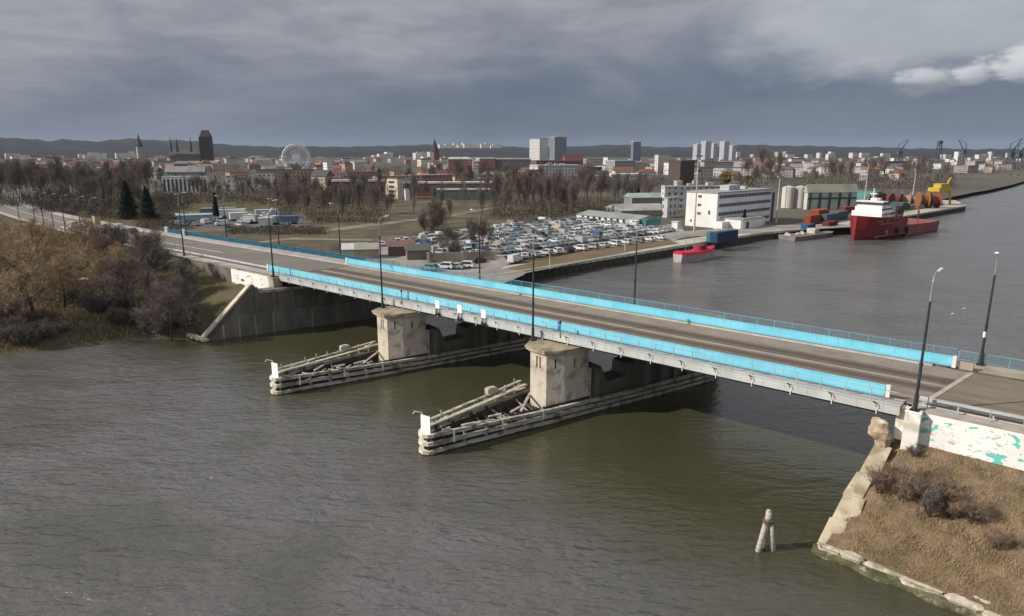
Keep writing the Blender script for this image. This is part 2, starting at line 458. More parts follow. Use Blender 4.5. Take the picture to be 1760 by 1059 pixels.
mb = MB()
for i in range(len(Q) - 1): mb.bar([(*Qo[i], 1.9), (*Qo[i + 1], 1.9)], .45, .8)
mb.build("coping_beam", M("quay_beam", (.52, .50, .45), (.38, .36, .32), .3, .9), qw)
mb = MB(); mk = 0
Qp = offset_line(Q, -.30)
for i in range(len(Q) - 1):
    L = (Vector(Q[i + 1]) - Vector(Q[i])).length
    for k in range(int(L / 2.6)):
        t = (k + .5) / int(L / 2.6)
        x = Qp[i][0] * (1 - t) + Qp[i + 1][0] * t; y = Qp[i][1] * (1 - t) + Qp[i + 1][1] * t
        mb.tube([(x, y, -1), (x, y, 2.1)], .36, 6)
o = mb.build("fender_pile", timber_dk, qw); o["kind"] = "stuff"
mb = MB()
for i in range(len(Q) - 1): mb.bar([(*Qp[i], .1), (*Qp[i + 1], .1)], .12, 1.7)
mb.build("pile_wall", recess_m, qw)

# ---------------------------------------------------------------- sheets on the land
def sheet(name, pts, z, mat, kind=True):
    m_ = MB(); m_.add([(x, y, z) for x, y in pts], [tuple(range(len(pts)))])
    o = m_.build(name, mat)
    return struct(o)
def px(*uv): return [at(u, v) for u, v in uv]
grassy = M("winter_grass", (.105, .088, .052), (.060, .050, .034), .16, .95, .1, detail=8, c3=(.135, .105, .068), scale3=.045)
strip_g = M("strip_grass", (.15, .105, .060), (.11, .085, .042), .09, .95, .08, c3=(.11, .10, .045), scale3=.05)
paving = M("car_park_paving", (.30, .275, .245), (.23, .21, .19), .08, .9, 0, c3=(.19, .175, .16), scale3=.04)
sheet("field", px((395, 433), (640, 428), (720, 398), (985, 370), (1085, 368), (1000, 352), (690, 342), (620, 352), (560, 380), (400, 396)), 2.54, grassy)
sheet("yard", px((275, 392), (300, 370), (400, 362), (520, 366), (540, 384), (500, 394), (390, 398), (300, 400)), 2.57, M("yard_ground", (.10, .095, .09), (.14, .13, .12), .1, .95, 0, c3=(.075, .07, .06), scale3=.05))
sheet("car_park", px((586, 448), (650, 424), (760, 397), (980, 372), (1095, 378), (1170, 388), (1180, 402), (1100, 412), (1000, 430), (890, 447), (860, 462), (900, 474), (860, 490), (700, 478)), 2.60, paving)
sheet("quay_road", px((845, 492), (895, 476), (905, 470), (1110, 428), (1180, 408), (1330, 398), (1480, 390), (1480, 386), (1300, 388), (1180, 398), (1000, 433), (860, 464)), 2.635, paving)
sheet("path", px((548, 396), (640, 384), (760, 371), (850, 356), (858, 357), (770, 374), (650, 388), (556, 400)), 2.60, M("path_sand", (.22, .19, .14), (.16, .14, .10), .2, .95))
sheet("path", px((400, 421), (500, 409), (640, 412), (640, 414.5), (500, 412.5), (404, 424.5)), 2.60, M("path_sand", (.2, .17, .13)))
sheet("grass_strip", px((872, 462), (1005, 432), (1150, 413), (1165, 419), (1080, 433), (905, 468)), 2.67, strip_g)

# ---------------------------------------------------------------- approach roads
def ribbon(name, P, wl, wr, dz, mat, parent=None, step=None):
    m_ = MB(); vs = []
    for i, p in enumerate(P):
        a = Vector(P[max(0, i - 1)][:2]); b = Vector(P[min(len(P) - 1, i + 1)][:2]); e = (b - a).normalized()
        for k in (wl, wr): vs.append((p[0] - e.y * k, p[1] + e.x * k, p[2] + dz))
    m_.add(vs, [(2 * i, 2 * i + 1, 2 * i + 3, 2 * i + 2) for i in range(len(P) - 1)])
    return m_.build(name, mat, parent)
fine = []
for i in range(len(ROADW) - 1):
    for k in range(6):
        t = k / 6; fine.append(tuple(ROADW[i][j] * (1 - t) + ROADW[i + 1][j] * t for j in range(3)))
fine.append(ROADW[-1])
fine[0] = (*sn(94.3, 11.45), 9.15)
struct(ribbon("road", fine, 6.75, -6.75, 0.0, asphalt))
struct(ribbon("pavement", fine, 8.7, 6.9, .13, walk_m))
struct(ribbon("pavement", fine, -6.9, -10.0, .13, walk_m))
for sgn in (1, -1):
    k = MB(); vs = []
    off = offset_line([p[:2] for p in fine], sgn * 6.8)
    k.bar([(x, y, p[2] - .1) for (x, y), p in zip(off, fine)], .22, .26)
    struct(k.build("kerb", kerb_m))
mk = MB(); off = offset_line([p[:2] for p in fine], 0)
mk.bar([(x, y, p[2] + .004) for (x, y), p in zip(off, fine)][8:], .16, .012)
struct(mk.build("road_marking", white_m))

# ---------------------------------------------------------------- bridge
# its own frame: x runs along the road to the right-hand abutment (x = -s), y across it away from the camera (y = n)
BRZ = BA - math.pi
bridge = thing("road_bridge", "grey girder road bridge with two bright blue parapets spanning the river", "bridge", (*BO, 0), BRZ)
L0, L1 = -94.0, 0.55
def brick(name, *boxes, mat, kind=None):
    m_ = MB()
    for b in boxes: m_.box(*b)
    o = m_.build(name, mat, bridge)
    return o
brick("deck_slab", (L0, L1, 3.3, 21.2, 8.86, 9.06), mat=dark_conc)
for y in (4.6, 8.4, 12.2, 16.0, 19.8):
    m_ = MB(); m_.box(L0, L1, y - .14, y + .14, 8.0, 8.855); m_.box(L0, L1, y - .35, y + .35, 7.93, 7.997)
    m_.build("girder", girder_dk, bridge)
m_ = MB()
for k in range(23): x = L0 + 2 + k * 4.1; m_.box(x, x + .25, 3.35, 21.1, 8.35, 8.85)
m_.build("cross_beams", girder_dk, bridge)
for y0, y1 in ((3.0, 3.14), (21.36, 21.5)):
    m_ = MB(); m_.box(L0, L1, y0, y1, 8.5, 9.30)
    k = 0
    while k < 46:
        x = L0 + 1 + k * 2.05
        if y0 < 5 and x < L1 - .1: m_.box(x, x + .05, y0 - .02, y0 - .001, 8.52, 9.28)
        k += 1
    m_.box(L0, L1, y0 - .06 if y0 < 5 else y0 - .2, y1 + .2 if y0 < 5 else y1 + .06, 9.302, 9.37)
    m_.build("edge_girder", girder_m, bridge)
brick("walkway", (L0, L1, 3.16, 4.78, 9.064, 9.29), mat=walk_m)
brick("walkway", (L0, L1, 18.12, 21.34, 9.064, 9.29), mat=walk_m)

def bridge_road_mat():
    m = bpy.data.materials.new("bridge_roadway"); m.use_nodes = True
    t = m.node_tree; t.nodes.clear(); T = NT(t)
    co = T.n("ShaderNodeTexCoord").outputs["Object"]
    sp = T.n("ShaderNodeSeparateXYZ", {0: co})
    st = T.n("ShaderNodeMapping", {0: co, 3: (.05, 1.6, 1)}).outputs[0]
    ns = T.noise(st, .8, 5, .6); nf = T.noise(co, .5, 6, .65); ng = T.noise(co, 6, 3)
    yy = T.m("ADD", sp.outputs[1], T.m("MULTIPLY", T.m("SUBTRACT", ns, .5), .9))
    col = T.mix(T.step(nf, .4, .7), (.25, .212, .182), (.19, .16, .135))
    for c, wd, s in ((13.4, 1.55, .9), (10.2, 1.3, .85), (7.6, .5, .3), (5.6, .55, .35)):   # tram bed and wheel paths, worn dark along their length
        d = T.m("ABSOLUTE", T.m("SUBTRACT", yy, c))
        col = T.mix(T.m("MULTIPLY", T.step(d, wd, wd * .55), s), col, (.082, .066, .054))
    col = T.mix(T.m("MULTIPLY", T.step(ns, .6, .75), .35), col, (.30, .27, .24))
    col = T.mix(T.m("MULTIPLY", T.step(ng, .5, .8), .25), col, (.06, .05, .045))
    p = T.n("ShaderNodeBsdfPrincipled", {"Base Color": col, "Roughness": .9, "Specular IOR Level": .15})
    T.n("ShaderNodeOutputMaterial", {0: p.outputs[0]})
    return m
road_b = bridge_road_mat()
m_ = MB()
m_.hexa([(L0, 4.80, 9.064), (L1 + 1.0, 4.80, 9.064), (L1 + 3.2, 18.1, 9.064), (L0, 18.1, 9.064)], [(L0, 4.80, 9.16), (L1 + 1.0, 4.80, 9.16), (L1 + 3.2, 18.1, 9.16), (L0, 18.1, 9.16)])
m_.build("roadway", road_b, bridge)
railm = M("tram_rail", (.33, .29, .24), (.22, .19, .16), 2, .45, metal=.4)
for y in (9.45, 10.95, 12.65, 14.15): brick("tram_rail", (L0, L1 + 1.4, y - .05, y + .05, 9.161, 9.172), mat=railm)
brick("median_strip", (L0, L1 + 1.4, 11.62, 11.86, 9.161, 9.175), mat=M("median_concrete", (.36, .31, .26), (.28, .24, .20), .4, .9))
for y in (4.92, 17.98): brick("kerb", (L0, L1, y - .1, y + .1, 9.161, 9.30), mat=kerb_m)
m_ = MB(); m_.bar([(L1 + 1.15, 4.85, 9.161), (L1 + 3.35, 18.05, 9.161)], .42, .03)
m_.build("expansion_joint", M("joint_concrete", (.42, .37, .31), (.33, .29, .24), .8, .9), bridge)

def parapet(x0, x1, y):
    m_ = MB(); k = x0
    while k < x1 - .5:                                   # pressed sheets, a hair of gap between each
        e = min(x1, k + 3.0)
        m_.box(k + .003, e - .003, y - .05, y + .05, 9.36, 10.34); k = e
    m_.box(x0, x1, y - .085, y + .085, 10.342, 10.40)
    p_ = m_.build("blue_parapet", blue_m, bridge)
    k = x0 + .1
    while k < x1:
        f = MB(); f.box(k, k + .1, y + .052, y + .15, 9.305, 10.33); f.build("post", railgrey, p_); k += 3.0
    for xe in (x0, x1):
        e = MB(); e.box(xe - .16, xe + .16, y - .17, y + .17, 9.295, 10.46); e.build("end_post", white_m, p_)
parapet(-100.0, -.75, 4.62)
parapet(-95.5, 2.3, 18.28)

def railing(x0, x1, y, mat, mat2, z0=9.372, h=1.08, parent=bridge, bar=.16, post=2.05, lean=None):
    m_ = MB(); m_.box(x0, x1, y - .035, y + .035, z0 + h - .06, z0 + h); m_.box(x0, x1, y - .025, y + .025, z0 + .12, z0 + .16)
    rl = m_.build("railing", mat, parent)
    k = x0
    while k <= x1:
        m_ = MB(); m_.box(k - .035, k + .035, y - .04, y + .04, z0, z0 + h + .02); k += post
        m_.build("post", mat, rl)
    m_ = MB(); k = x0 + .08
    while k < x1: m_.box(k - .011, k + .011, y - .011, y + .011, z0 + .16, z0 + h - .06); k += bar
    if bar < 1: m_.build("bars", mat2, rl)
    return rl
railing(L0, L1 - .3, 3.12, railgrey, railgrey, bar=9)
rail_bl = M("rail_blue_paint", (.16, .34, .43), (.12, .27, .35), .5, .5)
railing(-84.0, L1 + 1.5, 21.40, rail_bl, rail_bl, bar=.15)
railing(L0, -84.0, 21.40, teal_m, teal_m, bar=.12)
# small dark hooks and white drain spouts along the near edge girder
for k in range(26):
    x = -1.3 - k * 3.58
    m_ = MB(); m_.tube([(x - .14, 2.98, 9.22), (x - .16, 2.84, 9.34), (x - .05, 2.74, 9.38), (x + .08, 2.72, 9.22), (x + .15, 2.72, 8.95)], .042, 5)
    m_.build("hook", black_m, bridge)
    m_ = MB(); m_.tube([(x + .15, 2.94, 8.66), (x + .15, 2.9, 8.28)], .05, 5); m_.build("drain_spout", white_m, bridge)
# navigation boards fixed to the near railing
for i, (u, v) in enumerate(((752, 524), (790, 531), (831, 540))):
    d = ray(u, v); k = (2.82 + BO[0] * NX + BO[1] * NY) / (d[0] * NX + d[1] * NY)
    x, y = d[0] * k, d[1] * k; s_, n_ = to_sn(x, y)
    nb = thing("navigation_board", ("white navigation board on the bridge railing, the one of three closest to the left pier", "white navigation board on the bridge railing, the middle one of three between the piers",
               "white navigation board on the bridge railing, the one of three closest to the right pier")[i], "sign", (x, y, 0), BRZ, "white navigation boards on the bridge railing")
    m_ = MB(); m_.box(-.38, .38, -.03, .03, 9.5, 10.6); m_.build("board", M("board_white", (.85, .85, .83), (.8, .8, .78), 1, .6), nb)
    m_ = MB()
    for xx in (-.3, .24): m_.box(xx, xx + .06, .031, .1, 8.6, 10.7)
    m_.box(-.36, .36, -.25, .3, 8.62, 8.7)
    m_.build("bracket", black_m, nb)
    m_ = MB(); m_.tube([(-.1, -.18, 8.7), (-.1, -.18, 9.1)], .12, 8); m_.tube([(.25, -.18, 8.7), (.25, -.18, 8.95)], .09, 8); m_.build("signal_lamp", black_m, nb)
for (u, v), lb in (((690, 507), "short dark signal post on the bridge railing beside the left pier lamp"), ((963, 562), "short dark signal post on the bridge railing beside the right pier lamp")):
    d = ray(u, v); k = (2.95 + BO[0] * NX + BO[1] * NY) / (d[0] * NX + d[1] * NY)
    sp_ = thing("signal_post", lb, "signal post", (d[0] * k, d[1] * k, 0), BRZ)
    m_ = MB(); m_.tube([(0, 0, 9.0), (0, 0, 10.7)], .06, 6); m_.build("post", teal_m, sp_)
    m_ = MB(); m_.tube([(0, 0, 10.7), (0, 0, 11.05)], [.13, .11], 8); m_.build("lamp", black_m, sp_)

# far-side railing of the approach and its white end posts, near guard rail
ap = thing("approach_railing", "dark teal railing along the far side of the approach road, left of the bridge", "railing")
off = offset_line([p[:2] for p in fine], -9.95)
P3 = [(x, y, p[2]) for (x, y), p in zip(off, fine)][:19]
m_ = MB()
for h in (.95, .5, .12): m_.bar([(x, y, z + h + .1) for x, y, z in P3], .06, .07)
m_.build("rail", teal_m, ap)
m_ = MB()
for i in range(len(P3) - 1):
    a, b = Vector(P3[i]), Vector(P3[i + 1]); n_ = int((b - a).length / .16)
    for k in range(n_):
        p = a + (b - a) * (k / n_); wv = .034 if k % 12 else .06
        m_.box(p.x - wv, p.x + wv, p.y - wv, p.y + wv, p.z + .1, p.z + 1.12)
m_.build("bars", teal_m, ap)
for i in (16, 18):
    x, y, z = P3[i]
    m_ = MB(); m_.box(x - .4, x + .4, y - .4, y + .4, z, z + 1.6); m_.build("end_post", white_m, ap)
gr_ = thing("guard_rail", "grey steel guard rail along the near kerb of the left approach road", "guard rail")
off = offset_line([p[:2] for p in fine], 6.6)
P3 = [(x, y, p[2]) for (x, y), p in zip(off, fine)][:26]
m_ = MB(); m_.bar([(x, y, z + .55) for x, y, z in P3], .08, .32); m_.build("beam", M("guard_rail_steel", (.46, .48, .5), (.38, .4, .41), .5, .5), gr_)
m_ = MB()
for i in range(len(P3) - 1):
    for k in range(3):
        t = k / 3; x, y, z = (P3[i][j] * (1 - t) + P3[i + 1][j] * t for j in range(3)); m_.box(x - .05, x + .05, y - .05, y + .05, z, z + .8)
m_.build("post", railgrey, gr_)

# ---------------------------------------------------------------- piers and fenders (frame: x along the pier away from the camera, y to the left)
def pier(i, loc, label):
    pr = thing("bridge_pier", label, "bridge pier", (*loc, 0), QA, "stone river piers of the bridge")
    nose = [(0.0, 1.25), (.45, -1.3), (2.3, -2.3), (5.8, -2.3), (5.8, 2.3), (1.5, 2.3)]
    m_ = MB(); zt, zb = 7.55, -2.0
    n = len(nose)
    bat = 1.012
    low = [(x * bat - .05, y * bat) for x, y in nose]
    for k in range(n):
        a, b = low[k], low[(k + 1) % n]; ta, tb = nose[k], nose[(k + 1) % n]
        e = Vector((tb[0] - ta[0], tb[1] - ta[1], 0)); W = e.length; e.normalize(); inn = Vector((-e.y, e.x, 0)) * -1
        # nose runs clockwise seen from above: inward is to the right
        cxn = Vector((3 - ta[0], 0 - ta[1], 0)); inn = Vector((-e.y, e.x, 0)); inn = inn if inn.dot(cxn) > 0 else -inn
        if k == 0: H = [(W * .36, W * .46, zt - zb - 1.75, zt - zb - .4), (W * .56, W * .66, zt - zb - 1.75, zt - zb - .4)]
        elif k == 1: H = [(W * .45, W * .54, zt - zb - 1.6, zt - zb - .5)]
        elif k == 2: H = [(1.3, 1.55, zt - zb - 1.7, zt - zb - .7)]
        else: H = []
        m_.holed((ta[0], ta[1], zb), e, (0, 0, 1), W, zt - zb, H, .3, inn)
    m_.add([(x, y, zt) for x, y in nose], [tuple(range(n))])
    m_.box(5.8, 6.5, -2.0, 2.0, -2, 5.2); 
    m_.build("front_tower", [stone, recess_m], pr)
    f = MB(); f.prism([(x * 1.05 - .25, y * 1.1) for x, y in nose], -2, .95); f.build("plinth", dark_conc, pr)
    c = MB()
    c.prism([(x - .2 if x < 3 else x, y * 1.06) for x, y in nose], 7.552, 7.80); c.prism([(x - .5 if x < 3 else x + .1, y * 1.17) for x, y in nose], 7.802, 8.06, 0)
    c.build("cornice", stone, pr)
    c = MB(); c.prism([(x - .65 if x < 3 else x + .2, y * 1.22) for x, y in nose], 8.062, 8.26, 0, .015); c.build("cap", cap_top, pr)
    # saddle wall with the stepped gap, then the rear mass under the deck
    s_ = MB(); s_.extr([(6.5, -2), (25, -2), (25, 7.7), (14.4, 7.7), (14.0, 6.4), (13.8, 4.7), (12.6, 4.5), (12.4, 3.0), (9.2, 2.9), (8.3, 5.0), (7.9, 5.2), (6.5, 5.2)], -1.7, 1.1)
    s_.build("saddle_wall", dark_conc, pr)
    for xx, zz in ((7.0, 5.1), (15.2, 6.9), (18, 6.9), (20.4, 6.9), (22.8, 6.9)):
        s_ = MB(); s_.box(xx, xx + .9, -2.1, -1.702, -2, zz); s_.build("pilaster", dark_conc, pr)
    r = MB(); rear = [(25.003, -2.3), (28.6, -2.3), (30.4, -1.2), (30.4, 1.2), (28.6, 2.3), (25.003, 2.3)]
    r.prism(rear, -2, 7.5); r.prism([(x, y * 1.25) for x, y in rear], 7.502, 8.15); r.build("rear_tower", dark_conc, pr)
    return pr
PIER_R, PIER_L = ql(42.9, 60.4), ql(34.7, 86.6)
pier(0, PIER_R, "pale stone bridge pier with stained cap, the nearer one standing mid-river")
pier(1, PIER_L, "pale stone bridge pier with stained cap, the farther one nearer the left bank")

def fender(loc, label, far, seed):
    rr = random.Random(seed)
    fd = thing("timber_fender", label, "fender", (*loc, 0), QA, "weathered timber fenders round the bridge piers")
    tip = -15.6
    def top(x): return 2.25 - max(0, (x - tip)) * .035 if x < 5 else 1.53
    right = [(x, -2.85 - .12 * math.sin((x - tip) / 60)) for x in (tip + .9, -10, -4, 0, 5, 12, 20, far)]
    left = [(x, -1.15 + (x - tip) * .29) for x in (tip + .9, -11, -6, -2.5)] + [(1.5, 3.45), (12, 3.3), (20, 3.2), (far, 3.0)]
    nose = [(tip + .35, -2.7), (tip, -2.35), (tip - .05, -1.8), (tip + .25, -1.3)]
    for lv, (z, hh) in enumerate(((.10, .34), (1.02, .36), (1.90, .36))):
        path = [(x, y) for x, y in reversed(right)] + nose + left
        # three runs of beam at each level: right side, round the nose, left side
        runs = [[(x, y) for x, y in right], [right[0]] + nose + [left[0]], [(x, y) for x, y in left]]
        for ri, run in enumerate(runs):
            m_ = MB(); pts = []
            for x, y in run:
                f = top(x) / 2.25; pts.append((x, y + rr.uniform(-.05, .05) * (ri != 1), z * f + rr.uniform(-.05, .05) * (ri != 1)))
            if ri == 1:
                pts[0] = (pts[0][0] - .02, pts[0][1], pts[0][2]); m_.bar(pts, .5, hh * 1.05)
                m_.build("nose_beam", M("nose_beam_paint", (.66, .63, .53), (.50, .47, .39), .8, .85, c3=(.36, .32, .23), scale3=.8), fd)
            else:
                m_.bar(pts, .38, hh * 1.05); m_.build("beam", timber, fd)
    # piles
    for x in (tip + .5, -13.4, -11, -8.4, -6, -3.4, -1, 1.6, 5, 8.5, 12, 15.5, 19, 22.5, 26, 29.5, far - 1):
        if x > far: continue
        for side in (0, 1):
            y = -2.55 if side == 0 else (min(3.2, -1.45 + (x - tip) * .29))
            if side == 1 and x < tip + .8: continue
            m_ = MB(); h = top(x) + rr.uniform(-.25, .2)
            m_.tube([(x, y, -1.5), (x + rr.uniform(-.08, .08), y, h)], .2, 7)
            m_.build("pile", timber if side == 0 and -13 < x < 4 else timber_dk, fd)
    for x in (-12.5, -6.6, -1.2):
        m_ = MB(); m_.box(x - .1, x + .1, -3.12, -3.03, .9, top(x) + .15); m_.build("face_plate", white_m, fd)
    # inner bracing, loose planks, dark deck low down between the walls
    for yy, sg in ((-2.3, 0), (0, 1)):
        m_ = MB(); pts = [(x, yy if not sg else (min(2.6, -1.95 + (x - tip) * .29)), .15) for x in (tip + 1.2, -8, 0, 6)]; m_.bar(pts, .06, 1.75); m_.build("gap_shade_sheet", recess_m, fd)  # dark sheets added behind the beams as shade in the gaps
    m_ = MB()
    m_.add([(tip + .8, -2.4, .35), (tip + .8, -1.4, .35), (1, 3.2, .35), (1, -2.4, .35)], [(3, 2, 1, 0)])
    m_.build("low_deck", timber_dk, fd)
    for k in range(15):
        x = tip + 2 + k * .95; yl = -1.3 + (x - tip) * .29
        m_ = MB(); m_.bar([(x, -2.5, 1.0 + rr.uniform(-.3, .4)), (x + rr.uniform(-.7, .9), yl, 1.2 + rr.uniform(-.5, .5))], .16, .16)
        m_.build("brace", timber if k % 3 == 0 else timber_dk, fd)
    for (xa, ya, za, xb, yb, zb) in ((-3.5, -2.0, 1.9, .3, 1.7, 2.1), (-4.8, -1.9, 2.0, -2.7, -.6, 1.75), (-7.6, -1.8, 2.05, -6.2, -2.2, 2.2)):
        m_ = MB(); m_.bar([(xa, ya, za), (xb, yb, zb)], .3, .14); m_.build("loose_plank", timber, fd)
    for k in range(26):
        x = tip + 1.2 + rr.random() * 13.5; sd = rr.random() < .5
        y = (-1.2 + (x - tip) * .29 if sd else -2.6) + rr.uniform(-.35, .35); z = (2.5 if sd else top(x) + .02) + rr.uniform(-.15, .1); a = rr.uniform(-.6, .6) + (.28 if sd else 0); l = rr.uniform(.5, 1.9)
        m_ = MB(); m_.bar([(x, y, z), (x + l * math.cos(a), y + l * math.sin(a), z + rr.uniform(-.25, .35))], rr.uniform(.1, .2), rr.uniform(.08, .16)); m_.build("loose_plank", nosem if k % 3 == 0 else timber, fd)
    # gangway on the left side, standing higher than the beams
    m_ = MB(); gp = [(x, -1.75 + (x - tip) * .315, 2.5 + max(0, x + 6) * .012) for x in (tip + 1.0, -11, -6, -2, .8)]
    m_.bar(gp, .55, .13); m_.build("gangway", M("gangway_planks", (.46, .43, .35), (.33, .3, .24), 1.6, .9), fd)
    m_ = MB(); gp2 = [(x, -.95 + (x - tip) * .33, 2.65 + max(0, x + 6) * .012) for x in (tip + 1.0, -11, -6, -2, .8)]
    m_.bar(gp2, .4, .16); m_.build("gangway_rail", timber, fd)
    for k in range(9):
        x = tip + 1.6 + k * 1.7; m_ = MB(); y = -.95 + (x - tip) * .33
        m_.tube([(x, y, .2), (x, y, 2.6 + rr.uniform(.25, .8))], .09, 6); m_.build("stanchion", timber, fd)
    m_ = MB(); m_.box(-5.0, -3.7, 2.55, 3.3, 2.75, 3.35); m_.box(-4.8, -3.9, 2.6, 3.25, 3.352, 3.45); m_.build("lamp_box", timber, fd)
    # white board at the nose on its little frame
    m_ = MB(); m_.add([(tip + .12, -1.55, 2.2), (tip + .55, -2.75, 2.2), (tip + .63, -2.72, 2.2), (tip + .2, -1.52, 2.2), (tip + .12, -1.55, 4.05), (tip + .55, -2.75, 4.05), (tip + .63, -2.72, 4.05), (tip + .2, -1.52, 4.05)],
                      [(0, 1, 2, 3), (7, 6, 5, 4), (4, 5, 1, 0), (5, 6, 2, 1), (6, 7, 3, 2), (7, 4, 0, 3)])
    m_.build("sign_board", M("board_white", (.85, .85, .83)), fd)
    m_ = MB(); m_.tube([(tip + .3, -1.5, 2.2), (tip + .3, -1.5, 4.2), (tip - .35, -1.15, 4.35), (tip - .5, -1.1, 4.1)], .06, 6); m_.build("board_arm", white_m, fd)
    return fd
fender(PIER_R, "weathered timber fender with broken planks and white end board around the nearer pier", 27.0, 5)
fender(PIER_L, "weathered timber fender with white end board around the farther pier by the left bank", 27.0, 9)

# ---------------------------------------------------------------- left abutment
al = thing("bridge_abutment", "stained concrete abutment wall with sloping wing at the left river bank", "abutment", (*ql(0, 116), 0), QA)
m_ = MB(); m_.extr([(15.2, -2), (46, -2), (46, 7.4), (24.6, 7.4), (24.6, 8.25), (23.9, 8.25), (16.0, .25)], 0, 1.6); m_.build("wall", dark_conc, al)
m_ = MB(); m_.extr([(15.0, -2), (46, -2), (46, 3.7), (20.2, 3.7)], -.45, -.002); m_.build("ledge", dark_conc, al)
for q0, z0, z1, d in ((24.4, 3.705, 8.0, .5), (27.2, 3.705, 7.2, .4), (30.4, 3.705, 7.2, .4), (34, 3.705, 7.2, .4), (38, 3.705, 7.2, .4)):
    m_ = MB(); m_.box(q0, q0 + .55, -d, -.003, z0, z1); m_.build("rib", dark_conc, al)
for q0 in (18.9, 21.4, 24.0, 27.0, 33.6, 40): 
    m_ = MB(); m_.extr([(q0, -1.5), (q0 + .22, -1.5), (q0 + .22, 3.4 if q0 > 19.5 else 2.4), (q0, 3.4 if q0 > 19.5 else 2.4)], -.55, -.453); m_.build("rib", concrete, al)
m_ = MB(); m_.box(24.62, 46, -.25, 1.6, 6.9, 7.38); m_.build("bearing_shelf", concrete, al)
m_ = MB(); a, b = Vector((15.9, 0, .3)), Vector((24.0, 0, 8.3)); 
m_.add([(a.x, -.55, a.z), (b.x, -.3, b.z), (b.x, 1.3, b.z), (a.x, 1.3, a.z), (a.x - .1, -.55, a.z + .3), (b.x - .1, -.3, b.z + .3), (b.x - .1, 1.3, b.z + .3), (a.x - .1, 1.3, a.z + .3)],
       [(3, 2, 1, 0), (4, 5, 6, 7), (0, 1, 5, 4), (1, 2, 6, 5), (2, 3, 7, 6), (3, 0, 4, 7)]); m_.build("coping", M("coping_stone", (.55, .49, .40), (.42, .37, .30), .8, .9), al)
m_ = MB(); p0 = sn(94.6, 2.7)
pl_ = thing("lamp_pillar", "pale concrete pillar under the lamp at the left end of the bridge", "pillar", (*p0, 0), BRZ)
m_.box(-.9, .6, -.8, .9, 5.0, 8.9); m_.build("shaft", concrete, pl_)
m_ = MB(); m_.box(-1.0, .7, -.9, 1.0, 8.902, 9.1); m_.build("cap", concrete, pl_)

# graffiti walls
def graffiti_mat(name, seed, paint=(.13, .52, .44), dens=.62):
    m = bpy.data.materials.new(name); m.use_nodes = True
    t = m.node_tree; t.nodes.clear(); T = NT(t)
    co = T.n("ShaderNodeTexCoord").outputs["Object"]
    mp = T.n("ShaderNodeMapping", {0: co, 1: (seed, seed * .7, seed * 1.3), 3: (.7, 1, 1.0)}).outputs[0]
    mp2 = T.n("ShaderNodeMapping", {0: co, 1: (seed * 2.1, 3, seed), 3: (.8, 1, 1.3)}).outputs[0]
    a = T.noise(mp, .9, 2, .45, 1.6); b = T.noise(mp2, 1.7, 2, .45, 2.2); c = T.noise(mp, .5, 5, .6)
    col = T.mix(T.step(c, .35, .7), (.80, .79, .77), (.69, .68, .66))
    col = T.mix(T.step(b, dens + .045, dens + .07), col, (.42, .42, .44))
    col = T.mix(T.step(a, dens - .01, dens + .01), col, paint)
    col = T.mix(T.m("MULTIPLY", T.step(T.noise(mp2, .8, 2, .4, 1.2), dens + .07, dens + .10), .8), col, (.45, .38, .40))
    p = T.n("ShaderNodeBsdfPrincipled", {"Base Color": col, "Roughness": .85, "Specular IOR Level": .2})
    T.n("ShaderNodeOutputMaterial", {0: p.outputs[0]})
    return m
gw = thing("graffiti_wall", "short white retaining wall with dark graffiti marks at the left bridge end", "wall", (*sn(95.6, 2.6), 0), BRZ)
m_ = MB(); m_.hexa([(-14, 0, 5.2), (-.35, 0, 5.2), (-.35, .5, 5.2), (-14, .5, 5.2)], [(-14, 0, 8.9), (-.35, 0, 9.0), (-.35, .5, 9.0), (-14, .5, 8.9)]); m_.build("wall", graffiti_mat("graffiti_dark", 4.4, (.10, .10, .11), dens=.67), gw)
m_ = MB(); m_.box(-33, -14.003, 0, .5, 4.5, 8.9); m_.build("bare_wall", dark_conc, gw)
m_ = MB(); m_.box(-33, -.35, -.08, .6, 8.999, 9.12); m_.build("coping", concrete, gw)

# ---------------------------------------------------------------- right bank: abutment, graffiti wall, slope, revetment
ar = thing("bridge_abutment", "concrete abutment carrying the road at the right end of the bridge", "abutment", (*BO, 0), BRZ)
m_ = MB(); m_.box(1.6, 70, 4.62, 21.4, -1.5, 8.9); m_.build("fill_block", dark_conc, ar)
m_ = MB(); m_.box(.2, 1.597, 4.0, 21.2, -1.5, 7.3); m_.build("bearing_shelf", concrete, ar)
m_ = MB(); m_.box(1.0, 1.597, 4.0, 21.2, 7.302, 8.84); m_.build("back_wall", concrete, ar)
gwr = thing("graffiti_wall", "long white retaining wall with green graffiti beside the right-hand road", "wall", (*BO, 0), BRZ)
m_ = MB(); m_.box(2.1, 70, 3.95, 4.6, 2.5, 8.93); m_.build("wall", graffiti_mat("graffiti_green", 1.9, dens=.60), gwr)
m_ = MB(); m_.box(2.1, 70, 3.88, 4.62, 8.932, 9.05); m_.build("coping", concrete, gwr)
pr_ = thing("lamp_pillar", "white concrete pillar under the lamp at the right end of the bridge", "pillar", (*BO, 0), BRZ)
m_ = MB(); m_.box(.95, 2.097, 3.05, 4.55, 4.5, 8.98); m_.build("shaft", M("pillar_white", (.80, .78, .73), (.66, .64, .6), .6, .8, c3=(.5, .45, .38), scale3=.5), pr_)
m_ = MB(); m_.box(.25, .947, 3.6, 4.55, 6.2, 9.02); m_.build("return_wall", M("pillar_white"  , (.8, .78, .73)), pr_)
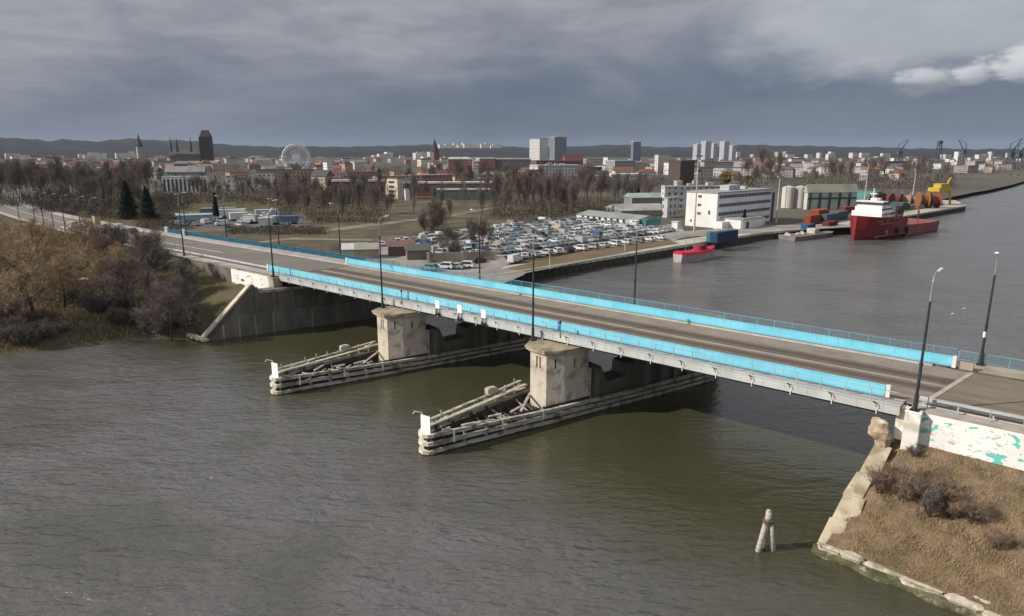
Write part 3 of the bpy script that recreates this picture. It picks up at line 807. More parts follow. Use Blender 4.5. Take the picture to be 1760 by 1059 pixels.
m_ = MB(); m_.hexa([(.9, 3.0, 8.982), (2.15, 3.0, 8.982), (2.15, 3.9, 8.982), (.9, 3.9, 8.982)], [(.95, 3.05, 9.1), (2.1, 3.05, 9.1), (2.1, 3.85, 9.1), (.95, 3.85, 9.1)]); m_.build("cap", white_m, pr_)
# road beyond the joint
def right_road_mat():
    m = bpy.data.materials.new("right_road"); m.use_nodes = True
    t = m.node_tree; t.nodes.clear(); T = NT(t)
    co = T.n("ShaderNodeTexCoord").outputs["Object"]
    a = T.noise(T.n("ShaderNodeMapping", {0: co, 3: (.25, 1.2, 1)}).outputs[0], .5, 6, .65); b = T.noise(co, 3.5, 4)
    col = T.mix(T.step(a, .35, .68), (.20, .165, .125), (.135, .112, .085))
    col = T.mix(T.m("MULTIPLY", T.step(b, .5, .8), .4), col, (.26, .225, .18))
    p = T.n("ShaderNodeBsdfPrincipled", {"Base Color": col, "Roughness": .92, "Specular IOR Level": .15})
    T.n("ShaderNodeOutputMaterial", {0: p.outputs[0]}); return m
m_ = MB(); m_.add([(L1 + 1.03, 4.95, 9.155), (70, 4.95, 9.155), (70, 18.1, 9.155), (L1 + 3.2, 18.1, 9.155)], [(0, 1, 2, 3)])
struct(m_.build("road", right_road_mat(), None, (*BO, 0), BRZ))
m_ = MB(); m_.box(5.5, 70, 18.12, 21.3, 8.905, 9.32); m_.box(2.62, 5.497, 18.5, 21.3, 8.905, 9.27)
struct(m_.build("pavement", M("right_pavement", (.36, .31, .255), (.27, .235, .19), .4, .9, .01, c3=(.22, .19, .15), scale3=.3), None, (*BO, 0), BRZ))
m_ = MB(); m_.box(1.2, 70, 3.2 + .8, 4.78, 9.055, 9.2); struct(m_.build("pavement", walk_m, None, (*BO, 0), BRZ))
m_ = MB(); m_.box(1.65, 70, 4.785, 4.947, 8.905, 9.28); struct(m_.build("kerb", kerb_m, None, (*BO, 0), BRZ))
m_ = MB(); m_.box(2.65, 70, 17.9, 18.117, 9.157, 9.30); struct(m_.build("kerb", M("dark_kerb", (.13, .12, .10), (.09, .08, .07), .6, .9), None, (*BO, 0), BRZ))
m_ = MB(); m_.box(2.8, 3.9, 18.0, 18.49, 9.31, 10.0); tag(m_.build("barrier_block", concrete, None, (*BO, 0), BRZ), "stubby concrete block at the right end of the far blue parapet", "block")
grr = thing("guard_rail", "grey steel guard rail along the near kerb at the right-hand road", "guard rail", (*BO, 0), BRZ)
m_ = MB(); m_.extr([(0, 0)], 0, 0) if False else m_.box(1.6, 70, 4.83, 4.93, 9.62, 9.98); m_.box(1.6, 70, 4.80, 4.828, 9.74, 9.86); m_.build("beam", M("guard_rail_steel", (.46, .48, .5)), grr)
for k in range(12):
    m_ = MB(); x = 1.9 + k * 2.4; m_.box(x, x + .12, 4.94, 5.06, 9.16, 9.95); m_.build("post", railgrey, grr)
nr = thing("footway_railing", "thin pale railing standing on the coping of the green graffiti wall", "railing", (*BO, 0), BRZ)
railing(2.3, 40, 4.28, railgrey, railgrey, z0=9.06, parent=nr, bar=9, post=2.15)
fr = thing("footway_railing", "pale blue mesh railing beside the water along the right-hand pavement", "railing", (*BO, 0), BRZ)
railing(2.3, 40, 21.15, rail_bl, rail_bl, z0=9.33, parent=fr, bar=.15, post=2.1)

# slope of the right bank
def bank_z(x, y):
    """x along, y across in the bridge frame"""
    toe = -7.3 - .13 * (x + 1.8)
    t = (y - toe) / (3.95 - toe)
    t = max(0, min(1, t))
    top = 6.15 - .02 * max(0, x) if x > 1.2 else 6.15 - (1.2 - x) * .55
    z = .75 + (top - .75) * (t ** 1.05)
    return z + (.22 * math.sin(x * 1.3 + y * .9) * math.sin(y * 1.1 - x * .5) + .12 * math.sin(x * 3.1) * math.sin(y * 2.7)) * math.sin(math.pi * t)
def bank():
    m_ = MB(); nx, ny = 90, 46; vs = []
    for i in range(nx):
        for j in range(ny):
            x = -.9 + 34 * (i / (nx - 1)) ** 1.3; toe = -7.3 - .13 * (x + 1.8)
            left = -1.75 - .0 * j
            y = toe + (4.3 - toe) * j / (ny - 1)
            if i == 0: x = -1.55 + 1.9 * max(0, j / (ny - 1)) ** 1.2
            vs.append((x, y, bank_z(x, y)))
    m_.add(vs, [(i * ny + j, (i + 1) * ny + j, (i + 1) * ny + j + 1, i * ny + j + 1) for i in range(nx - 1) for j in range(ny - 1)])
    k0 = [vs[j] for j in range(ny)]
    m_.add(k0 + [(p[0], p[1], -1.5) for p in k0], [(j + 1, j, ny + j, ny + j + 1) for j in range(ny - 1)])
    return m_.build("embankment", M("bank_dry_grass", (.215, .15, .098), (.125, .092, .06), .8, .95, .14, c3=(.15, .12, .062), scale3=.35, bscale=5), None, (*BO, 0), BRZ, True)
struct(bank())
# sloping slabs down the corner of the bank, broken block above them
slab_m = M("slab_concrete", (.47, .40, .30), (.33, .275, .205), .7, .9, .03, c3=(.23, .20, .13), scale3=.6)
slabs = thing("edge_slabs", "sloping concrete edge slabs stepping down the corner of the right bank", "slab", (*BO, 0), BRZ)
prof = [(-.9, 2.3, 5.6, 1.25), (-1.3, -.4, 4.0, 1.35), (-1.75, -2.6, 2.75, 1.5), (-1.95, -4.9, 1.6, 1.75), (-2.1, -7.2, .5, 1.95)]
for k in range(4):
    a, b = prof[k], prof[k + 1]; g = .10; t0, t1 = (.0 if k == 0 else .03), .97
    P = lambda t: tuple(a[i] * (1 - t) + b[i] * t for i in range(4))
    p0_, p1_ = P(t0), P(t1); j = .12 * (-1) ** k
    m_ = MB(); tk = .55
    m_.hexa([(p1_[0] - .1, p1_[1], p1_[2] - 1.9), (p1_[0] + p1_[3], p1_[1], p1_[2] - tk), (p0_[0] + p0_[3], p0_[1], p0_[2] - tk), (p0_[0] - .1, p0_[1], p0_[2] - 1.9)],
            [(p1_[0] + j * .5, p1_[1] - .05, p1_[2] + .1), (p1_[0] + p1_[3] + j, p1_[1] + .1, p1_[2] + .1), (p0_[0] + p0_[3] + j, p0_[1] + .05, p0_[2] + .22), (p0_[0] + j * .5, p0_[1], p0_[2] + .18)])
    m_.build("slab", slab_m, slabs)
def rock(mb, c, r, seed, sq=(1, 1, 1), n=9, mi=0, boxy=.55):
    q = random.Random(seed); vs, fs = [], []
    for i in range(n):
        th = math.pi * i / (n - 1)
        for j in range(n + 3):
            ph = 2 * math.pi * j / (n + 3)
            d = Vector((math.sin(th) * math.cos(ph), math.sin(th) * math.sin(ph), math.cos(th)))
            k = 1 / max(abs(d.x), abs(d.y), abs(d.z)) ** boxy
            k *= 1 + .13 * math.sin(d.x * 3.1 + seed) * math.sin(d.y * 4.3 + seed * 2) + .10 * math.sin(d.z * 5.2 + seed * 3) + q.uniform(-.045, .045)
            vs.append((c[0] + d.x * k * r * sq[0], c[1] + d.y * k * r * sq[1], c[2] + d.z * k * r * sq[2]))
    mcol = n + 3
    for i in range(n - 1):
        for j in range(mcol): fs.append((i * mcol + j, (i + 1) * mcol + j, (i + 1) * mcol + (j + 1) % mcol, i * mcol + (j + 1) % mcol))
    mb.add(vs, fs, mi)
m_ = MB(); rock(m_, (-.75, 2.75, 7.0), .82, 3, (.95, .9, 1.05)); rock(m_, (-.35, 2.6, 6.2), .6, 8, (1.0, .9, 1.1))
tag(m_.build("stone_block", M("broken_stone", (.42, .32, .225), (.29, .215, .15), 1.1, .95, .06, c3=(.5, .43, .34), scale3=.9), None, (*BO, 0), BRZ, False), "broken brown stone block jutting out below the right end of the bridge", "stone block")
# pale stone edging and mossy footing along the toe
rv = thing("stone_revetment", "pale stone edging with mossy footing along the waterline of the right bank", "revetment", (*BO, 0), BRZ)
q_ = random.Random(4)
x = -2.1
while x < 25:
    L = q_.uniform(1.4, 3.4); toe = -7.35 - .13 * (x + 1.8); m_ = MB()
    rock(m_, (x + L / 2, toe - .05 + q_.uniform(-.15, .15), .52 + q_.uniform(-.08, .08)), 1.0, 20 + int(x * 9), (L * .46, q_.uniform(.30, .40), q_.uniform(.20, .27)), 11, 0, .92)
    m_.build("edging_stone", M("edging_pale_stone", (.54, .485, .40), (.36, .31, .245), 1.3, .95, .06, c3=(.25, .21, .14), scale3=.7), rv)
    for k in range(2):
        m_ = MB(); rock(m_, (x + q_.uniform(0, L), toe + q_.uniform(.3, .9), .72 + q_.uniform(0, .15)), q_.uniform(.12, .3), int(x * 31) + k, (1.2, .9, .6), 6); m_.build("rubble_stone", M("edging_pale_stone", (.6, .5, .4)), rv)
    x += L * .93
m_ = MB(); pts = []
for k in range(30):
    x = -2.4 + k * 1.0; toe = -7.9 - .13 * (x + 1.8)
    pts.append((x, toe - .30 - .22 * math.sin(k * 1.7) - .1 * math.sin(k * .6), toe + .5))
vs = []
for x, ya, yb in pts: vs += [(x, ya, -.4), (x, ya + .12, .10 + .07 * math.sin(x * 2.3)), (x, yb, .42)]
m_.add(vs, [(3 * i + a, 3 * i + 3 + a, 3 * i + 4 + a, 3 * i + 1 + a) for i in range(len(pts) - 1) for a in (0, 1)])
m_.add([vs[0], vs[1], vs[2]], [(0, 1, 2)])
m_.build("footing", M("mossy_footing", (.115, .108, .062), (.050, .053, .025), 1.6, .9, .15, c3=(.30, .265, .19), scale3=1.1), rv)

# mooring dolphin of three leaning piles
x, y = at(1316, 946, 0)
dl = thing("mooring_dolphin", "mooring dolphin of leaning grey piles standing alone in the water", "dolphin", (x, y, 0))
for i, (bx, by, tx, ty, h) in enumerate(((-.62, -.1, -.16, .0, 2.55), (.58, .0, .16, .02, 2.5), (.0, .55, .0, .14, 2.6))):
    m_ = MB(); m_.tube([(bx * 1.25, by * 1.25, -1), (tx, ty, h)], [.24, .19], 9); m_.build("pile", timber, dl, smooth=True)
m_ = MB(); m_.tube([(0, .05, 2.2), (0, .05, 3.3)], [.26, .22], 9); m_.tube([(0, .05, 3.301), (0, .05, 3.42)], .16, 8); m_.build("head_post", timber, dl, smooth=True)
m_ = MB(); m_.tube([(0, .05, 2.35), (0, .05, 2.6)], .42, 10); m_.build("strap", M("rusty_strap", (.15, .10, .07), (.09, .06, .045), 2, .8), dl)

# ---------------------------------------------------------------- street lamps
def lamp_proto(H=12.9):
    lp = thing("street_lamp", "x", "street lamp")
    m_ = MB(); m_.box(-.32, .32, -.32, .32, 0, .14); m_.build("base_plate", black_m, lp)
    m_ = MB(); m_.tube([(0, 0, .1), (0, 0, 1.5)], [.2, .16], 10); m_.tube([(0, 0, 1.5), (0, 0, 4.4)], .125, 10); m_.tube([(0, 0, 4.4), (0, 0, 4.55)], .16, 10); m_.tube([(0, 0, 4.55), (0, 0, H - 2.6)], [.11, .09], 10); m_.build("pole", pole_m, lp, smooth=False)
    m_ = MB(); z = H - 2.6
    m_.tube([(0, 0, z), (0, 0, H - .9), (0, .12, H - .35), (0, .45, H - .08), (0, .95, H)], [.07, .055, .05, .048, .045], 8); m_.build("arm", lampgrey, lp)
    m_ = MB(); y0 = .9
    m_.hexa([(-.12, y0, H - .06), (.12, y0, H - .06), (.17, y0 + .95, H + .02), (-.17, y0 + .95, H + .02)], [(-.07, y0, H + .05), (.07, y0, H + .05), (.11, y0 + .85, H + .2), (-.11, y0 + .85, H + .2)])
    m_.build("lamp_head", M("lamp_head_paint", (.62, .63, .62), (.55, .56, .56), 2, .4), lp)
    return lp
LP = lamp_proto()
used = [False]
def lamp(loc, rz, label, group="dark street lamps along the bridge", k=1.0):
    o = LP if not used[0] else copy_tree(LP)
    used[0] = True
    o.location = loc; o.rotation_euler = (0, 0, rz); o.scale = (1, 1, k)
    return tag(o, label, "street lamp", group)
lamp((*sn(-1.55, 3.45), 9.09), BRZ - R(8), "tall dark street lamp on the white pillar at the right bridge end", k=.90)
lamp((*sn(37.8, 2.15), 8.26), BRZ, "tall dark street lamp standing on the cap of the nearer pier", k=1.0)
lamp((*sn(64.9, 1.75), 8.26), BRZ, "tall dark street lamp standing on the cap of the farther pier", k=1.0)
lamp((*sn(94.6, 2.4), 9.1), BRZ, "tall dark street lamp on the pillar at the left bridge end")
far_l = ["tall dark street lamp with a small white box, on the pavement at far right", "dark street lamp behind the far blue parapet, against the open water", "dark street lamp behind the far blue parapet, in front of the quay start",
         "dark street lamp behind the left end of the far parapet", "dark street lamp beside the teal railing, first beyond the bridge end", "dark street lamp beside the teal railing, before the industrial yard", "dark street lamp by the white end posts of the teal railing"]
for i, (s_, z) in enumerate(((-4.2, 9.32), (35.7, 8.7), (64.7, 8.7), (102.6, 9.2), (125, 9.1), (148.2, 8.8), (169.6, 8.4))):
    lamp((*sn(s_, 20.9 if i == 0 else 22.0), z), BRZ + math.pi, far_l[i], k=.88 if i == 0 else (.95 if i < 3 else .85))
m_ = MB(); x, y = sn(-4.2, 20.9); m_.box(x - .28, x - .12, y - .3, y - .1, 12.2, 12.75); tag(m_.build("switch_box", M("board_white", (.85, .85, .83))), "small white switch box fixed to the lamp pole at far right", "switch box")
near_l = [(60, 373), (75, 378), (92, 385), (113, 395), (142, 405), (162, 409), (316, 442), (33, 371)]
for i, (u, v) in enumerate(near_l):
    az = ray(u, v)
    # on the near edge of the approach road
    best = None
    off = offset_line([p[:2] for p in fine], 7.6)
    for k in range(len(off) - 1):
        for t in (0, .25, .5, .75):
            x = off[k][0] * (1 - t) + off[k + 1][0] * t; y = off[k][1] * (1 - t) + off[k + 1][1] * t
            e = abs(x / y - az[0] / az[1])
            if best is None or e < best[0]: best = (e, x, y, fine[k][2])
    lamp((best[1], best[2], best[3]), BRZ, "dark street lamp on the near kerb at the left end of the bridge railing" if u == 316 else "dark street lamp in the row along the near kerb of the curving approach road", "dark street lamps along the approach road", k=.8 if u < 300 else 1.0)
# ---------------------------------------------------------------- hills on the horizon
def hills():
    m_ = MB(); vs = []; n = 220
    for i in range(n):
        u = -250 + 2300 * i / (n - 1)
        a = math.atan2((u - CX) / F, 1.03)
        # skyline as the photograph's horizon shows it, in pixels over the true horizon
        P = [(-250, 22), (0, 21), (60, 20), (80, 16), (110, 19), (170, 17), (195, 19), (225, 21), (300, 19), (350, 17), (375, 14), (420, 10), (520, 9), (640, 10), (720, 13), (850, 10), (900, 9), (1000, 10), (1035, 13), (1080, 12),
             (1130, 9), (1200, 8), (1290, 12), (1340, 11), (1430, 9), (1520, 7), (1600, 5), (1760, 4), (2100, 4)]
        h = 0
        for k in range(len(P) - 1):
            if P[k][0] <= u <= P[k + 1][0]:
                t = (u - P[k][0]) / (P[k + 1][0] - P[k][0]); t = t * t * (3 - 2 * t); h = P[k][1] * (1 - t) + P[k + 1][1] * t
        D = 6200; H_ = (h * .86 + .6 * math.sin(i * 1.7) + .5 * math.sin(i * .61)) / F * D * 1.02 + CH
        for (dd, hh) in ((3600, 2), (4600, .32), (5500, .72), (6200, 1.0), (7600, .5), (9500, 0)):
            z = hh if dd == 3600 else 2 + (H_ - 2) * hh * (1 + (.05 * math.sin(i * .9 + dd) if hh < 1 else 0))
            vs.append((math.sin(a) * dd, math.cos(a) * dd, z))
    m_.add(vs, [(6 * i + a, 6 * i + 6 + a, 6 * i + 7 + a, 6 * i + 1 + a) for i in range(n - 1) for a in range(5)])
    struct(m_.build("hills", M("wooded_hills", (.024, .027, .028), (.034, .036, .034), .006, .95, 0, c3=(.045, .046, .038), scale3=.0016, spec=.05), smooth=True))
hills()

# ---------------------------------------------------------------- plants
def twig_mat(name, a, b, dark=None):
    return M(name, a, b, .35, .9, 0, spec=.05, c3=dark, scale3=.18)
bark = M("bark", (.075, .062, .05), (.045, .037, .03), 1.5, .95, .02)
bark_pale = M("birch_bark", (.22, .20, .18), (.13, .115, .1), 1.2, .9)
tw_brown = twig_mat("twigs_purple_brown", (.16, .138, .122), (.21, .18, .16), (.12, .105, .095))
tw_red = twig_mat("twigs_reddish", (.185, .14, .122), (.145, .112, .10), (.105, .086, .077))
tw_grey = twig_mat("twigs_grey", (.21, .19, .175), (.155, .14, .13), (.11, .10, .092))
tw_olive = twig_mat("twigs_willow_ochre", (.44, .325, .20), (.31, .235, .15), (.22, .17, .115))
tw_mauve = twig_mat("twigs_mauve", (.19, .152, .132), (.14, .114, .10), (.105, .088, .078))
tw_yellow = twig_mat("twigs_yellow_willow", (.24, .18, .06), (.17, .125, .045))
needles = twig_mat("dark_needles", (.014, .018, .013), (.022, .027, .018))
def grow(seed, H, r0, first, limbs, sub, twigs, twl, tww, lift=.35, spread=.62, droop=0.0, crook=.16, levels=3, stems=1, outward=1.0):
    q = random.Random(seed); T_, Cw = MB(), MB()
    rv = lambda: Vector((q.uniform(-1, 1), q.uniform(-1, 1), q.uniform(-1, 1)))
    def twig(p, d):
        d = (d * .55 + rv() * .8 + Vector((0, 0, lift * .5 - droop))).normalized()
        s = rv().cross(d).normalized() * tww * q.uniform(.6, 1.2); L = twl * q.uniform(.5, 1.25)
        m = p + d * L * .5 + rv() * L * .1
        e = p + d * L + Vector((0, 0, -droop * L * .5))
        Cw.add([p - s, p + s, m + s * .6, m - s * .6, e], [(0, 1, 2, 3), (3, 2, 4)])
    def br(p, d, L, r, lev):
        pts, rs = [p], [r]; n = 4 if lev == 0 else 3; dirs = [d]
        for k in range(n):
            d = (d + rv() * crook + Vector((0, 0, (lift if lev else .15) * .35 - (droop * .5 if lev > 1 else 0)))).normalized()
            p = p + d * (L / n); pts.append(p); rs.append(max(.012, r * (1 - .62 * (k + 1) / n))); dirs.append(d)
        if lev < 3: T_.tube([tuple(x) for x in pts], rs, (7, 5, 3)[min(lev, 2)], cap=False)
        else: pass
        at_ = lambda t: (pts[min(n - 1, int(t * n))].lerp(pts[min(n, int(t * n) + 1)], t * n - int(t * n)), dirs[min(n, int(t * n) + 1)])
        if lev < levels:
            cnt = (limbs, sub, sub)[lev]
            for c in range(cnt):
                t = (first + (1 - first) * (c + q.random()) / cnt) if lev == 0 else q.uniform(.25, 1)
                t = min(.999, t); b, dd = at_(t)
                a = q.uniform(0, 6.283); side = Vector((math.cos(a), math.sin(a), 0)) if lev == 0 else rv().normalized()
                nd = (dd * (1 - spread) + side * spread * outward + Vector((0, 0, lift * .5))).normalized()
                f = (.62 - .32 * t if lev == 0 else .62) * q.uniform(.75, 1.2)
                br(b, nd, L * f, max(.015, r * .5 * (1 - .4 * t)), lev + 1)
        if lev >= 2 or lev == levels:
            for c in range(twigs if lev == levels else twigs // 3):
                b, dd = at_(q.uniform(.1, .999)); twig(b, dd)
    for s_ in range(stems):
        a = q.uniform(0, 6.283); k = 0 if stems == 1 else .45
        br(Vector((math.cos(a) * k * .6, math.sin(a) * k * .6, -.3)), Vector((math.cos(a) * k, math.sin(a) * k, 1)).normalized(), H * .86 * (1 if stems == 1 else q.uniform(.6, 1)), r0, 0)
    return T_, Cw
def tree_proto(name, label, cat, gens, tm, cm, group=None):
    t = thing(name, label, cat, group=group)
    gens[0].build("trunk", tm, t, smooth=True); gens[1].build("crown", cm, t)
    return t
TP = {}
def proto(key, name, cat, gens, tm, cm): TP[key] = [tree_proto(name, "x", cat, gens, tm, cm), False]
proto("tall1", "bare_tree", "tree", grow(1, 20, .30, .22, 15, 5, 11, 1.7, .045, .55, .5), bark, tw_brown)
proto("tall2", "bare_tree", "tree", grow(2, 19, .28, .18, 15, 5, 11, 1.7, .045, .7, .45), bark, tw_grey)
proto("tall3", "bare_tree", "tree", grow(3, 18, .26, .2, 14, 5, 12, 1.6, .05, .6, .5), bark_pale, tw_red)
proto("tall4", "bare_tree", "tree", grow(4, 20, .32, .3, 12, 6, 11, 1.9, .045, .45, .6), bark, tw_mauve)
proto("birch", "birch_tree", "tree", grow(15, 19, .22, .3, 13, 4, 10, 1.5, .035, .7, .4), bark_pale, tw_grey)
proto("bush1", "bare_shrub", "shrub", grow(6, 4.6, .08, .12, 7, 4, 16, .85, .022, .45, .6, stems=6, levels=2), bark, tw_mauve)
proto("bush2", "bare_shrub", "shrub", grow(7, 4.2, .07, .1, 8, 4, 16, .8, .022, .3, .7, stems=6, levels=2), bark, tw_brown)
proto("bush3", "bare_shrub", "shrub", grow(17, 4.4, .06, .08, 8, 4, 13, 1.0, .016, .5, .62, stems=6, levels=2), bark, twig_mat("twigs_tan", (.30, .215, .155), (.21, .15, .115), (.14, .10, .08)))
proto("willow1", "willow_tree", "tree", grow(8, 12.5, .36, .22, 10, 6, 17, 1.5, .024, .35, .68, .12, .24), bark, tw_olive)
proto("willow2", "willow_tree", "tree", grow(9, 11.5, .32, .15, 11, 6, 17, 1.4, .024, .3, .72, .16, .28), bark, tw_olive)
proto("mauve1", "bare_tree", "tree", grow(10, 11, .26, .15, 11, 6, 17, 1.4, .024, .4, .66, .05, .24), bark, tw_mauve)
proto("mauve2", "bare_tree", "tree", grow(12, 9.5, .22, .12, 11, 6, 17, 1.3, .024, .35, .7, .05, .26, stems=2), bark, tw_brown)
proto("yellow", "willow_tree", "tree", grow(13, 13, .35, .12, 14, 6, 16, 1.9, .07, .4, .65, .15), bark, tw_yellow)
def conifer(seed, H, Rb, n):
    q = random.Random(seed); T_, Cw = MB(), MB()
    T_.tube([(0, 0, -.3), (0, 0, H * .97)], [.22, .03], 7)
    for i in range(n):
        t = q.random() ** .8; z = H * (.06 + .94 * t); rr = Rb * (1 - t) ** .85 * q.uniform(.35, 1.05) * (1 + .18 * math.sin(z * 2.7)); a = q.uniform(0, 6.283)
        c = Vector((math.cos(a) * rr, math.sin(a) * rr, z - rr * .25))
        o = Vector((math.cos(a), math.sin(a), -.45 + q.uniform(-.3, .3))).normalized() * q.uniform(.5, 1.1); s = Vector((-math.sin(a), math.cos(a), q.uniform(-.4, .4))) * q.uniform(.16, .34)
        Cw.add([c - o * .5 - s, c - o * .5 + s, c + o], [(0, 1, 2)])
    return T_, Cw
proto("fir", "conifer_tree", "tree", conifer(3, 14, 4.2, 3600), bark, needles)
proto("firslim", "conifer_tree", "tree", conifer(5, 12, 1.9, 1800), bark, needles)
def plant(key, x, y, label, cat=None, group=None, k=1.0, z=None, kz=None):
    p = TP[key]
    if p[1]: o = copy_tree(p[0])
    else: o = p[0]; p[1] = True
    o.location = (x, y, land(x, y) - .05 if z is None else z)
    o.rotation_euler = (0, 0, rnd.uniform(0, 6.28)); o.scale = (k, k, kz or k * rnd.uniform(.92, 1.08))
    return tag(o, label, None, group)
def stand(keys, n, uv, ksz, label, group, seed):
    """individual trees standing in a plot with corners u0,u1 and base rows v0,v1"""
    q = random.Random(seed); (u0, u1, v0, v1) = uv
    for i in range(n):
        u = u0 + (u1 - u0) * (i + q.random()) / n; v = q.uniform(v0, v1)
        x, y = at(u, v, 2.5); k_ = q.uniform(*ksz); plant(q.choice(keys), x, y, label, None, group, k_ * .92, kz=k_ * (1.22 if ksz[1] > .55 else 1.0) * q.uniform(.9, 1.15), z=None if y < 430 and x < 55 else 2.3)
TALL = ["tall1", "tall2", "tall4", "tall1"]
stand(TALL, 70, (-6, 262, 327, 352), (.5, .78), "tall bare tree in the dense stand behind the curving approach road at left", "bare trees behind the approach road", 1)
stand(["tall2", "tall4", "mauve1"], 16, (60, 262, 350, 372), (.35, .6), "lower bare tree along the far edge of the curving approach road", "bare trees along the edge of the approach road", 2)
stand(["tall2", "tall3", "tall4", "birch"], 28, (268, 470, 318, 352), (.32, .54), "bare tree between the industrial yard and the white arcaded building", "bare trees behind the industrial yard", 3)
stand(["tall1", "tall3", "tall4", "birch"], 38, (470, 672, 335, 384), (.36, .58), "bare tree in the belt left of the open field", "bare trees left of the field", 4)
stand(["tall3", "tall1", "tall3", "birch"], 44, (846, 985, 348, 377), (.44, .68), "tall reddish bare tree in the belt behind the crowded car park", "reddish bare trees behind the car park", 5)
stand(["tall3", "tall1", "tall4"], 26, (985, 1112, 332, 358), (.42, .64), "bare tree behind the long white low building", "bare trees behind the low white building", 6)
stand(["mauve1", "mauve2", "tall4"], 34, (1395, 1640, 305, 324), (.5, .85), "bare tree in the brown thicket behind the ship and the cable reels", "bare trees behind the harbour yard", 7)
stand(["mauve1", "tall4"], 12, (1262, 1345, 306, 322), (.7, 1.1), "bare tree behind the white office building", "bare trees behind the white office", 8)
stand(["mauve2", "mauve1"], 5, (728, 765, 392, 402), (.6, .85), "bare tree in the small clump on the open field", "bare trees in the clump on the field", 9)
stand(["tall2", "birch"], 9, (690, 850, 340, 347), (.35, .55), "bare tree along the far edge of the open field", "bare trees at the far edge of the field", 10)
stand(["mauve2", "bush1", "mauve1"], 12, (700, 900, 306, 318), (.9, 1.5), "bare tree before the long brick-red blocks", "bare trees before the brick blocks", 12)
stand(["birch", "tall2", "birch"], 14, (560, 860, 352, 392), (.36, .58), "thin bare tree standing alone out on the open field", "lone thin trees on the open field", 14)
for u, v, key, lb, k in ((256, 378, "fir", "broad black-green conifer beside the approach road bend", .98), (222, 376, "fir", "tall dark brown-green conifer left of the broader one by the road bend", 1.12), (372, 372, "firslim", "slim dark conifer behind the white lorries of the yard", .8),
                   (1278, 392, "firslim", "small dark conifer at the front corner of the white office", .62), (1096, 352, "firslim", "slim dark conifer standing alone right of the reddish tree belt", .9)):
    x, y = at(u, v, 2.5); plant(key, x, y, lb, k=k)
for u, v, k, lb in ((1246, 327, 1.0, "yellow-green willow behind the white office, the larger of two"), (1284, 326, .72, "yellow-green willow behind the white office, the smaller of two")):
    x, y = at(u, v, 2.5); plant("yellow", x, y, lb, k=k, z=2.4)
for i, (u, v, k) in enumerate(((774, 446, .75), (818, 444, .8), (833, 443, .78), (790, 447, .6))):
    x, y = at(u, v, 2.5); plant(("mauve1", "tall2", "tall4", "mauve2")[i], x, y, ("dark bare tree at the near left corner of the car park", "dark narrow tree among the cars, left of a pair", "dark narrow tree among the cars, right of a pair", "low bare tree beside the car park wall")[i], k=k * (1 if i in (0, 3) else .55))
# the near left bank
q = random.Random(21)
for i, (u, v, key, k) in enumerate(((58, 545, "willow1", 1.18), (20, 520, "willow2", 1.15), (110, 528, "willow2", .95), (-12, 548, "willow1", 1.15), (85, 500, "willow1", 1.05), (40, 480, "willow2", 1.05), (185, 520, "willow2", .9), (150, 488, "willow1", 1.0),
                                    (-20, 490, "willow1", 1.0), (215, 505, "willow1", .82), (0, 455, "willow2", .85), (70, 455, "willow1", .8), (118, 462, "willow2", .85))):
    x, y = at(u, v, 3.5)
    plant(key, x, y, "ochre willow with forked trunk, largest on the near left bank" if i == 0 else "ochre bare willow in the thicket on the near left bank", None, None if i == 0 else "ochre willows on the near left bank", k * .82)
for i, (u, v, key, k) in enumerate(((232, 530, "mauve1", .92), (262, 540, "mauve2", .95), (290, 545, "mauve1", .88), (300, 515, "mauve2", .9), (255, 505, "mauve1", .95), (215, 480, "mauve1", .85), (318, 525, "mauve2", .72), (275, 490, "mauve2", .85), (185, 468, "mauve1", .8))):
    x, y = at(u, v, 4); plant(key, x, y, "mauve-brown bare tree in the thicket beside the left bridge end", None, "mauve-brown trees by the left bridge end", k * .92)
for i in range(52):
    u = q.uniform(0, 335); x, y = at(u, q.uniform(540, 588) if u > 100 else q.uniform(560, 600), 1.2)
    if land(x, y) < .45: continue
    plant(q.choice(["bush1", "bush2"]), x, y, "low bare shrub on the near left bank close to the water", None, "shrubs on the near left bank", q.uniform(.45, .9))
# shrubs on the right slope, near
def on_bank(x, y): wx, wy = BO[0] + x * math.cos(BRZ) - y * math.sin(BRZ), BO[1] + x * math.sin(BRZ) + y * math.cos(BRZ); return wx, wy, bank_z(x, y)
for i, (x, y, key, k) in enumerate(((.7, -1.6, "bush3", .62), (2.3, -2.0, "bush3", .60), (4.3, -2.3, "bush1", .62), (5.6, -1.9, "bush3", .62), (3.4, -.9, "bush3", .55), (1.7, -.6, "bush3", .50), (7.0, -2.2, "bush3", .5), (2.0, 2.7, "bush2", .3), (5.0, -.6, "bush3", .5), (8.6, -3.6, "bush3", .4))):
    wx, wy, wz = on_bank(x, y); plant(key, wx, wy, "reddish bare shrub on the slope below the green graffiti wall", None, "bare shrubs on the right slope", k, z=wz - .05)
# dry grass
def grass(name, n, fn, L, wd, mat, seed):
    q = random.Random(seed); m_ = MB(); 
    for i in range(n):
        p = fn(q)
        if p is None: continue
        x, y, z = p; a = q.uniform(0, 6.283); l = L * q.uniform(.4, 1.3); ln = q.uniform(.2, 1.0) * l
        dx, dy = math.cos(a), math.sin(a); s = wd * q.uniform(.6, 1.4)
        m_.add([(x - dy * s, y + dx * s, z - .03), (x + dy * s, y - dx * s, z - .03), (x + dx * ln, y + dy * ln, z + l * .8)], [(0, 1, 2)])
    o = m_.build(name, mat); o["kind"] = "stuff"; return o
def bankpt(q):
    x = -1.4 + 14 * q.random(); y = q.uniform(-7.2 - .13 * (x + 1.8), 3.8)
    if x < .3 and q.random() < .6: return None
    if math.sin(x * 1.9 + y) * math.sin(y * 1.7 - x * .8) + q.uniform(-.8, .8) < -.45: return None
    return on_bank(x, y)
